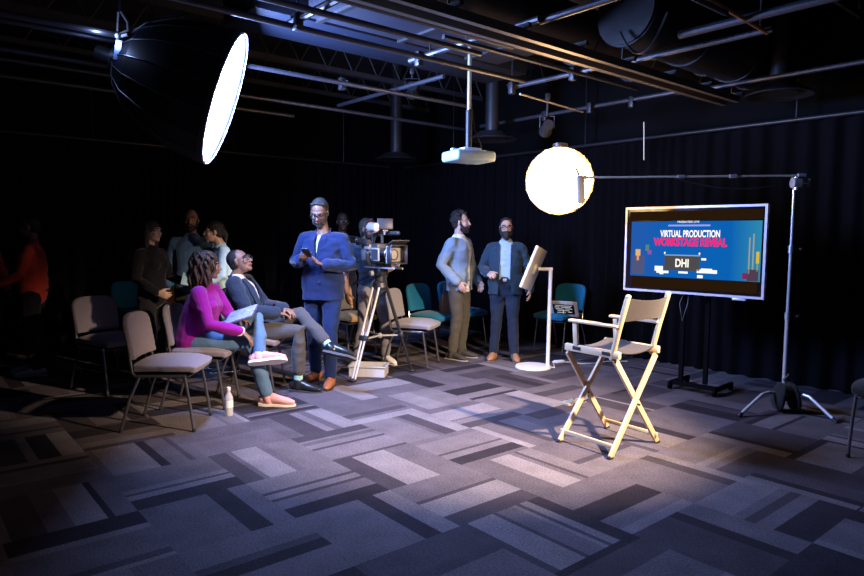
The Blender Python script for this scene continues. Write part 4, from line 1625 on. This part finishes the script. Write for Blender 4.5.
# local +y = lens direction
cm = mat('camera_body_black', (.035, .035, .04), rough=.4, var=.1)
MB().box((0, -.06, .11), (.14, .24, .17), None, .015).build('camera_body', cm, t)
MB().box((0, -.05, .0), (.12, .34, .03), None, .006).build('dovetail_plate', cm, t)
for sg in (-1, 1):
    MB().cyl((sg * .05, -.22, -.02), (sg * .05, .34, -.02), .0085).build('rail_rod', chrome, t)
MB().lathe([(0, .05), (.045, .05), (.048, .10), (.044, .16), (.052, .17), (.052, .26), (.040, .262), (.036, .25), (0, .245)], n=28).build('lens', cm, t).matrix_local = Matrix.Translation((0, .0, .10)) @ Matrix.Rotation(-PI / 2, 4, 'X')
mb = MB()
y0, y1 = .26, .36
for (x0, z0, x1, z1) in ((-.075, .035, .075, .035), (-.075, .165, .075, .165)):
    mb.add([(x0, y0, z0), (x1, y0, z0), (x1 * 1.2, y1, z0 + (z0 - .1) * .25), (x0 * 1.2, y1, z0 + (z0 - .1) * .25)], [(0, 1, 2, 3)])
for x in (-.075, .075):
    mb.add([(x, y0, .035), (x, y0, .165), (x * 1.2, y1, .165 + .065 * .25), (x * 1.2, y1, .035 - .065 * .25)], [(0, 1, 2, 3)])
ob = mb.build('matte_box', cm, t)
md = ob.modifiers.new('thickness', 'SOLIDIFY')
md.thickness = .006
MB().box((0, .25, .10), (.17, .02, .15), None, .005).build('filter_stage', gm, t)
MB().box((0, .33, .205), (.20, .12, .006), (.35, 0, 0)).build('top_flag', cm, t)
mb = MB().tube([(0, .04, .20), (0, .04, .26), (0, .02, .275), (0, -.12, .275), (0, -.14, .26), (0, -.14, .20)], .014, 10)
mb.build('top_handle', cm, t)
MB().box((0, -.24, .11), (.11, .10, .15), None, .012).build('battery', gm, t)
e = MB().cyl((.10, -.05, .20), (.10, -.24, .215), .030, n=18).build('viewfinder', cm, t)
MB().lathe([(.02, 0), (.04, .03), (.034, .032), (.014, .004)], n=20, closed=True).build('eyecup', blackp, e).matrix_local = Matrix.Translation((.10, -.24, .215)) @ Matrix.Rotation(PI / 2, 4, 'X')
mo_ = MB().box((.13, .12, .10), (.018, .17, .115), (0, 0, -.1), .006).build('side_monitor', gm, t)
MB().box((.1405, .12, .10), (.003, .145, .09), (0, 0, -.1)).build('display', emis('monitor_picture', (.06, .09, .22), 1.0), mo_)
m2 = MB().box((-.02, .06, .37), (.16, .03, .10), (.2, 0, -.5), .008).build('top_monitor', cm, t)
MB().cyl((-.02, .05, .275), (-.02, .06, .33), .009).build('monitor_arm', chrome, m2)
for sg, z, yy in ((-1, .33, -.08), (1, .34, -.02)):
    mb = MB().cyl((sg * .07, yy - .06, z), (sg * .07, yy + .06, z), .042, n=22)
    mm = mb.build('accessory_drum', gm, t)
    MB().cyl((sg * .07, yy + .06, z), (sg * .07, yy + .068, z), .034, n=22).build('drum_cap', chrome, mm)
MB().cyl((-.075, .16, .02), (-.12, .16, .02), .032, n=20).build('follow_focus', chrome, t)
MB().torus((0, .165, .10), .050, .006, (PI / 2, 0, 0), 28, 6).torus((0, .215, .10), .053, .005, (PI / 2, 0, 0), 28, 6).build('lens_ring', chrome, t)
for x, y in ((-.05, -.20), (.05, -.26)):
    MB().cyl((x, y, .18), (x * 1.3, y - .03, .33), .006).ell((x * 1.3, y - .03, .33), .009).build('antenna', blackp, t)
MB().loft([(-.09, -.02, .29), (-.09, .20, .29)], [.020, .020], n=14).build('shotgun_microphone', cm, t)
mb = MB()
for i in range(3):
    for k in range(2):
        mb.cyl((.070, -.14 + i * .04, .07 + k * .05), (.075, -.14 + i * .04, .07 + k * .05), .012, n=12)
mb.build('control_button', gm, t)
MB().box((.085, -.10, .165), (.03, .10, .05), None, .008).build('wireless_box', gm, t)
MB().loft([(.16, .05, .02), (.19, .07, .05), (.20, .09, .11)], [.017, .02, .017], n=12).build('hand_grip', cm, t)
for pts in ([(-.05, -.2, .2), (-.12, -.25, .32), (-.10, -.05, .40), (-.03, .05, .36)], [(.07, -.15, .17), (.16, -.15, .22), (.15, .0, .3), (.05, .04, .33)], [(0, -.28, .08), (.10, -.34, .0), (.13, -.2, -.08), (.05, -.05, -.06)]):
    MB().tube(pts, .006).build('cable', blackp, t)

# ------------------------------------------------------------------ the people
sk_dark = skin('deep_brown', (.16, .085, .058))
sk_shade = skin('shaded_brown', (.05, .028, .02))  # brown skin darkened to stand in for the shade at the back
sk_brown = skin('brown', (.22, .115, .075))
sk_light = skin('light', (.50, .33, .26))
hair_blk = M('hair_black', (.012, .010, .010), rough=.55, var=.3, scale=200, bump=.6, bscale=120)
hair_gry = M('hair_greying', (.022, .021, .022), rough=.6, var=.4, scale=220, bump=.5, bscale=120)
hair_brn = M('hair_brown_streaked', (.045, .023, .016), rough=.5, var=.6, scale=30, bump=.4, bscale=120)
hair_dkb = M('hair_dark_brown', (.03, .018, .012), rough=.5, var=.4, scale=120, bump=.6, bscale=120)
frame_b = M('spectacle_black', (.015, .015, .015), rough=.3)
suit_bl = cloth('suit_bright_navy', (.003, .014, .066), bump=.45, bs=7)
white_sh = cloth('white_shirt', (.75, .77, .82), bump=.3, bs=12)
ltblue_sh = cloth('light_blue_shirt', (.34, .50, .66), bump=.4, bs=10)

# --- man in the blue suit, reading his phone
p = person('standing man in a bright blue suit and white shirt, looking down at his phone', (-1.09, 6.50, 0), yaw_of((-.22, -.97)),
           stand(head=(.015, .05, 1.63), neck=(0, .0, 1.45), elR=(.285, -.0, 1.15), wrR=(.12, .245, 1.19), elL=(-.285, .0, 1.13), wrL=(-.10, .235, 1.15),
                 anR=(.12, -.10, .085), toR=(.15, .10, .03), knR=(.11, -.01, .5), anL=(-.11, .10, .085), toL=(-.15, .30, .03), knL=(-.105, .09, .5)),
           1.84, sk_dark, look=(.12, -.45, 0), top=dict(m=white_sh, name='shirt', sleeve=.5, low=True),
           jacket=dict(m=suit_bl, hem=.15, wedge=(.0, .036, .20), wh=.0, nr=.058, lapel=True), trousers=suit_bl, shoes=M('tan_leather', (.28, .10, .04), rough=.4),
           soles=(.05, .03, .02), hair='short', hair_col=hair_gry, beard=.003, glasses=frame_b, girth=1.10,
           hands=dict(R=dict(d=(-.62, .60, .30), pn=(-.2, .25, .95), curl=.55, side=-1), L=dict(d=(.62, .62, .25), pn=(.15, .3, .95), curl=.6, side=1)))
sv = p['s']
pt = MB().loft([(0, .095 * sv + .055, 1.185 * sv), (0, .095 * sv + .05, 1.30 * sv), (.004, .04 * sv + .05, 1.415 * sv)], [(.022, .006), (.026, .006), (.016, .007)], side=(1, 0, 0), n=10)
pt.build('tie', cloth('tie_pale', (.45, .5, .62)), p['root'])
mb = MB()
for z in (.98, 1.07):
    mb.ell((-.03, .172 * sv, z * sv), .010, nu=8, nv=6)
mb.build('jacket_button', M('button_dark', (.02, .02, .03), rough=.3), p['root'])
Rw = Matrix.Rotation(yaw_of((-.22, -.97)), 3, 'Z')
ph = thing('phone', 'black phone held in both hands by the man in the blue suit', 'phone', V((-1.09, 6.50, 0)) + Rw @ V((.015 * sv, .345 * sv, 1.262 * sv)), yaw_of((-.22, -.97)))
MB().box((0, 0, 0), (.074, .15, .009), (.55, 0, 0), .004).build('case', blackp, ph)
MB().box(Matrix.Rotation(.55, 3, 'X') @ V((0, 0, .005)), (.068, .14, .002), (.55, 0, 0)).build('display', mat('phone_glass', (.02, .025, .04), rough=.1), ph)

# --- bearded man in teal blazer
p = person('bearded man with glasses in a dark teal blazer, light blue shirt and dark jeans', (.89, 7.88, 0), yaw_of((-.16, -1)),
           stand(elR=(.29, -.02, 1.13), wrR=(.20, .22, 1.08), elL=(-.28, -.02, 1.12), wrL=(-.30, .10, .88), anR=(.13, 0, .085), toR=(.17, .20, .03), anL=(-.13, .03, .085), toL=(-.17, .23, .03)),
           1.72, sk_light, look=(.10, 0, 0), top=dict(m=ltblue_sh, name='shirt', sleeve=.5, collar=True, tuck=True),
           jacket=dict(m=cloth('blazer_dark_teal', (.018, .044, .072), bump=.4), hem=.15, wedge=(.072, .072, .0), wh=.09, lapel=True), trousers=cloth('dark_jeans', (.012, .023, .048), bump=.4, bs=14),
           shoes=M('tan_suede', (.36, .19, .10), rough=.7), soles=(.25, .15, .09), hair='short', hair_col=hair_blk, beard=.020, glasses=frame_b, girth=1.16,
           hands=dict(R=dict(d=(-.45, .75, -.1), pn=(-.6, .1, -.6), curl=.9, side=1), L=dict(curl=.5)))
sv = p['s']
MB().loft([(-.155 * sv, 0, 1.005 * sv), (-.1 * sv, .12 * sv, 1.0 * sv), (0, .162 * sv, .998 * sv), (.1 * sv, .12 * sv, 1.0 * sv), (.155 * sv, 0, 1.005 * sv)], [(.006, .019)] * 5, side=(0, .0, 1) and (0, 1, 0), n=8).build('belt', M('belt_black', (.015, .013, .012), rough=.4), p['root'])
MB().box((0, .170 * sv, .998 * sv), (.045, .008, .034), None, .004).build('belt_buckle', chrome, p['root'])

# --- man in grey-blue overshirt
over = cloth('overshirt_grey_blue', (.20, .28, .36), bump=.5, bs=9)
p = person('dark haired man in a grey blue overshirt and olive trousers, seen in profile', (.33, 7.92, 0), yaw_of((.86, -.50)),
           stand(elR=(.27, -.10, 1.13), wrR=(.20, .09, .93), elL=(-.25, .02, 1.13), wrL=(-.22, .14, .92), anR=(.10, -.03, .085), toR=(.13, .17, .03)),
           1.79, sk_light, look=(.22, .02, 0), top=dict(m=white_sh, name='tee_shirt', sleeve=.5),
           jacket=dict(m=over, name='overshirt', hem=.14, wedge=(.03, .055, .0), wh=.05), trousers=cloth('olive_trousers', (.075, .072, .062), bump=.4),
           shoes=M('dark_sneaker', (.05, .05, .055), rough=.6), soles=(.5, .5, .5), hair='curly', hair_col=hair_blk, beard=.007, girth=.98,
           hands=dict(R=dict(d=(-.15, .55, -.8), pn=(-1, 0, 0), curl=.4), L=dict(curl=.4)))
sv = p['s']
MB().loft([p['K']['neck'] - p['ty'] * .06 + V((0, 0, .01)), p['K']['neck'] + p['tx'] * .07 + V((0, 0, .0)), p['K']['neck'] + p['tx'] * .035 + p['ty'] * .07 - V((0, 0, .05))], [(.010, .028), (.010, .03), (.008, .02)], n=8).loft(
    [p['K']['neck'] - p['ty'] * .06 + V((0, 0, .01)), p['K']['neck'] - p['tx'] * .07 + V((0, 0, .0)), p['K']['neck'] - p['tx'] * .035 + p['ty'] * .07 - V((0, 0, .05))], [(.010, .028), (.010, .03), (.008, .02)], n=8).build('collar', over, p['root'], sharp=0)
bd = MB().box((.10 * sv, .165 * sv, .86 * sv), (.06, .006, .09), (0, .15, -.3), .003).build('name_badge', white_p, p['root'])
MB().bar((.10 * sv, .160 * sv, .90 * sv), (.09 * sv, .13 * sv, 1.0 * sv), .008, .003).build('badge_strap', blackp, bd)

# --- camera operator
p = person('camera operator in a dark navy shirt and grey trousers standing behind the tripod', (-.69, 7.46, 0), yaw_of((.62, -.78)),
           stand(pelvis=(-.02, -.02, .94), waist=(-.0, .0, 1.08), chest=(.05, .03, 1.25), neck=(.10, .05, 1.42), head=(.12, .11, 1.58),
                 shR=(.275, .0, 1.36), elR=(.36, -.02, 1.09), wrR=(.40, .10, .87), shL=(-.08, .06, 1.37), elL=(-.15, .22, 1.16), wrL=(.06, .36, 1.12),
                 hipR=(.07, -.02, .90), knR=(.15, .05, .49), anR=(.22, .0, .085), toR=(.28, .20, .03), hipL=(-.11, -.02, .90), knL=(-.16, .04, .49), anL=(-.21, -.02, .085), toL=(-.20, .19, .03)),
           1.73, sk_brown, look=(.25, -.05, 0), top=dict(m=cloth('navy_tee', (.022, .05, .10), bump=.5), name='shirt', sleeve=.85), trousers=cloth('grey_trousers', (.17, .165, .185), bump=.45, bs=8),
           shoes=M('white_sneaker', (.75, .75, .76), rough=.6), soles=(.8, .8, .8), hair='short', hair_col=hair_blk, beard=.005, glasses=frame_b,
           hands=dict(R=dict(curl=.5), L=dict(d=(.6, .7, -.1), pn=(.3, .0, -1), curl=.9)))

# --- seated woman, magenta sweater
mag = cloth('magenta_sweater', (.23, .003, .215), bump=.5, bs=11)
p = person('seated woman in a magenta sweater and jeans, curly brown hair, legs crossed', (-2.00, 5.66, 0), yaw_of((1, .02)),
           dict(pelvis=(0, -.08, .555), waist=(0, -.05, .70), chest=(0, .00, .87), neck=(0, .015, 1.045), head=(0, .045, 1.215),
                shR=(.185, .02, .985), elR=(.255, .13, .73), wrR=(.20, .385, .665), shL=(-.185, .03, .985), elL=(-.24, .16, .75), wrL=(-.05, .30, .74),
                hipR=(.09, -.04, .555), knR=(.10, .43, .555), anR=(.08, .56, .10), toR=(.085, .76, .04),
                hipL=(-.09, -.04, .58), knL=(-.03, .47, .735), anL=(.17, .52, .48), toL=(.20, .70, .455)),
           1.76, sk_brown, look=(.40, -.05, 0), top=dict(m=mag, name='sweater', bust=True, belly=True), trousers=cloth('blue_jeans', (.075, .15, .27), bump=.4, bs=14),
           shoes=M('pink_canvas', (.70, .36, .37), rough=.7), soles=(.85, .80, .78), laces=white_sh, hair='ringlets', hair_col=hair_brn, girth=1.16, female=True,
           hands=dict(R=dict(d=(-.05, .75, -.66), pn=(0, -.6, -.8), curl=.45), L=dict(d=(.5, .75, .0), pn=(0, 0, -1), curl=.4)))
sv = p['s']
MB().loft([(.0, .06 * sv, .555 * sv), (.13 * sv, .035 * sv, .565 * sv), (.17 * sv, -.06 * sv, .575 * sv), (.12 * sv, -.18 * sv, .60 * sv)], [(.02, .014)] * 4, n=8).build('undershirt_hem', white_sh, p['root'])
MB().torus(V(p['K']['wrR']) - (p['K']['wrR'] - p['K']['elR']).normalized() * .02, .040, .008, (0.2, .9, 0), 16, 6).build('cuff', white_sh, p['root'])
# notebook on her lap
P = V((-2.0, 5.66, 0)) + Matrix.Rotation(yaw_of((1, .02)), 3, 'Z') @ V((.03 * sv, .335 * sv, .785 * sv))
nb = thing('notebook', 'open dark notebook with white pages on the lap of the seated woman', 'notebook', P, yaw_of((1, .02)))
Rn = Matrix.Rotation(.32, 3, 'X') @ Matrix.Rotation(.22, 3, 'Y')
MB().box((0, 0, 0), (.34, .27, .012), Rn, .003).build('cover', M('notebook_cover', (.05, .06, .13), rough=.5, var=.9, scale=18), nb)
for sg in (-1, 1):
    MB().box(Rn @ V((sg * .083, 0, .011)), (.155, .25, .010), Rn, .003).build('page_block', M('paper_printed', (.26, .28, .36), rough=.8, var=.8, scale=26), nb)

# --- seated man
ngrey = cloth('charcoal_trousers', (.060, .060, .064), bump=.45, bs=8)
p = person('seated man with glasses in a navy blazer and grey trousers, leaning back and looking up', (-1.68, 6.22, 0), yaw_of((1, .0)),
           dict(pelvis=(0, -.04, .56), waist=(0, -.085, .70), chest=(0, -.13, .87), neck=(0, -.19, 1.05), head=(.0, -.155, 1.20),
                shR=(.185, -.16, 1.0), elR=(.26, -.02, .77), wrR=(.16, .22, .74), shL=(-.185, -.15, 1.0), elL=(-.26, .0, .77), wrL=(-.02, .25, .76),
                hipR=(.09, .0, .56), knR=(.11, .41, .565), anR=(.10, .40, .10), toR=(.14, .61, .035),
                hipL=(-.09, .0, .58), knL=(-.03, .40, .71), anL=(.16, .70, .44), toL=(.22, .93, .37)),
           1.80, sk_brown, look=(-.15, .40, 0), t_hem=.80, top=dict(m=cloth('lilac_shirt', (.55, .52, .60), bump=.4), name='shirt', sleeve=.5, collar=True),
           jacket=dict(m=cloth('blazer_navy', (.013, .024, .046), bump=.4), hem=.06, wedge=(.07, .08, .05), wh=.10, lapel=True), trousers=ngrey,
           shoes=M('black_leather_shoe', (.015, .015, .017), rough=.3), soles=(.04, .04, .045), socks=M('sock_patterned', (.30, .62, .60), rough=.8, var=.75, scale=70), hair='crop', hair_col=hair_blk, beard=.0, glasses=frame_b,
           hands=dict(R=dict(d=(-.5, .8, -.2), pn=(0, 0, -1), curl=.5), L=dict(d=(.5, .8, -.2), pn=(0, 0, -1), curl=.5)))

# --- the dim group at the left
blk = cloth('black_jersey', (.005, .005, .008), bump=.4)
blk_tr = cloth('black_trousers', (.010, .010, .014), bump=.4)
p = person('person in a red orange shirt and black trousers standing in the dark at far left', (-4.18, 6.80, 0), yaw_of((-.95, -.30)),
           stand(elR=(.25, .0, 1.13), wrR=(.24, .12, .90), elL=(-.25, .06, 1.13), wrL=(-.22, .26, 1.02), anR=(.10, .06, .085), toR=(.13, .28, .03)), 1.66, sk_dark, look=(.0, -.05, 0),
           top=dict(m=cloth('red_orange_shirt', (.75, .075, .04), bump=.5), name='shirt', belly=True), trousers=blk_tr, shoes=M('pale_sneaker', (.55, .56, .6), rough=.6), soles=(.7, .7, .75), hair='crop', hair_col=hair_blk, girth=1.1)
person('person in a dark red top at the left edge of the picture', (-5.00, 7.15, 0), yaw_of((.9, -.45)),
       stand(elR=(.26, .04, 1.13), wrR=(.20, .26, 1.0), elL=(-.25, .02, 1.13), wrL=(-.25, .12, .9)), 1.66, sk_dark,
       top=dict(m=cloth('dark_red_top', (.22, .022, .022), bump=.5), name='shirt'), trousers=blk_tr, shoes=M('dark_sneaker', (.05, .05, .055)), hair='short', hair_col=hair_blk, vox=.008)
p = person('woman with long dark hair and a black top, in profile behind the chairs at left', (-2.86, 6.62, 0), yaw_of((.97, -.25)),
           stand(elR=(.25, .0, 1.12), wrR=(.20, .22, .98), elL=(-.25, .05, 1.12), wrL=(-.14, .28, 1.08)), 1.63, sk_light, look=(.0, .0, 0),
           top=dict(m=blk, name='sweater', bust=True), trousers=blk_tr, shoes=M('dark_sneaker', (.05, .05, .055)), hair='long', hair_col=hair_dkb, female=True, vox=.007,
           hands=dict(R=dict(d=(-.3, .8, -.3), curl=.6), L=dict(d=(.3, .9, 0), pn=(0, 0, 1), curl=.5)))
P = V((-2.86, 6.62, 0)) + Matrix.Rotation(yaw_of((.97, -.25)), 3, 'Z') @ V((-.05, .375, 1.035))
o = MB().box((0, 0, 0), (.10, .14, .012), (1.0, .2, .3), .003).build('leaflet', M('paper_blue', (.35, .62, .80), rough=.8))
o.location = P
tag(o, 'pale blue leaflet held by the woman in the black top', 'leaflet')
person('bald man with a dark beard in a denim shirt, facing the camera behind the chairs', (-2.70, 7.30, 0), yaw_of((.25, -1)),
       stand(), 1.77, sk_brown, top=dict(m=cloth('denim_shirt', (.055, .12, .24), bump=.5), name='shirt', collar=True), trousers=blk_tr, shoes=M('dark_sneaker', (.05, .05, .055)),
       beard=.008, girth=1.06, vox=.007)
person('dark haired person in a light blue shirt, turned left behind the seated pair', (-2.26, 7.10, 0), yaw_of((-.92, -.40)),
       stand(neck=(0, .05, 1.42), head=(0, .12, 1.58), chest=(0, .04, 1.26), shR=(.18, .03, 1.37), shL=(-.18, .03, 1.37), elR=(.24, .05, 1.10), elL=(-.26, .06, 1.10), wrL=(-.18, .30, 1.0), wrR=(.2, .28, .98)), 1.68, sk_light,
       top=dict(m=cloth('pale_blue_shirt', (.55, .80, .92), bump=.4), name='shirt', collar=True), trousers=blk_tr, shoes=M('dark_sneaker', (.05, .05, .055)), hair='bun', hair_col=hair_blk, vox=.007)
person('man in dark clothes almost hidden behind the shoulder of the man in the blue suit', (-1.22, 8.85, 0), yaw_of((.3, -.95)),
       stand(), 1.80, sk_shade, top=dict(m=blk, name='shirt'), trousers=blk_tr, shoes=M('dark_sneaker', (.05, .05, .055)), hair='crop', hair_col=hair_blk, vox=.008)

# ------------------------------------------------------------------ light
w = bpy.data.worlds.new('world')
SC.world = w
w.use_nodes = True
w.node_tree.nodes['Background'].inputs[0].default_value = (.30, .34, .75, 1)
w.node_tree.nodes['Background'].inputs[1].default_value = .012


def spot(name, loc, aim, col, watt, size, blend, rad):
    l = bpy.data.lights.new(name, 'SPOT')
    l.color = col
    l.energy = watt
    l.spot_size = math.radians(size)
    l.spot_blend = blend
    l.shadow_soft_size = rad
    o = bpy.data.objects.new(name, l)
    COL.objects.link(o)
    o.location = loc
    o.rotation_euler = (V(aim) - V(loc)).to_track_quat('-Z', 'Y').to_euler()
    return o


spot('studio_spot', (2.65, 2.75, 2.75), (.05, 5.6, .0), (1.0, .72, .51), 2700, 58, .75, .06)
l = bpy.data.lights.new('hanger_fill', 'POINT')  # added point lamp beside the softbox hanger, placed to brighten it
l.color = (.35, .5, 1)
l.energy = 2.2
l.shadow_soft_size = .02
o = bpy.data.objects.new('hanger_fill', l)
COL.objects.link(o)
o.location = D(100, 34, 4.72)
vs_ = SC.view_settings
SC.display_settings.display_device = 'sRGB'
vs_.view_transform = 'Standard'
vs_.look = 'None'
vs_.exposure = 0.0
vs_.gamma = 1.0
vs_.use_curve_mapping = False
SC.cycles.use_denoising = True
SC.cycles.max_bounces = 6
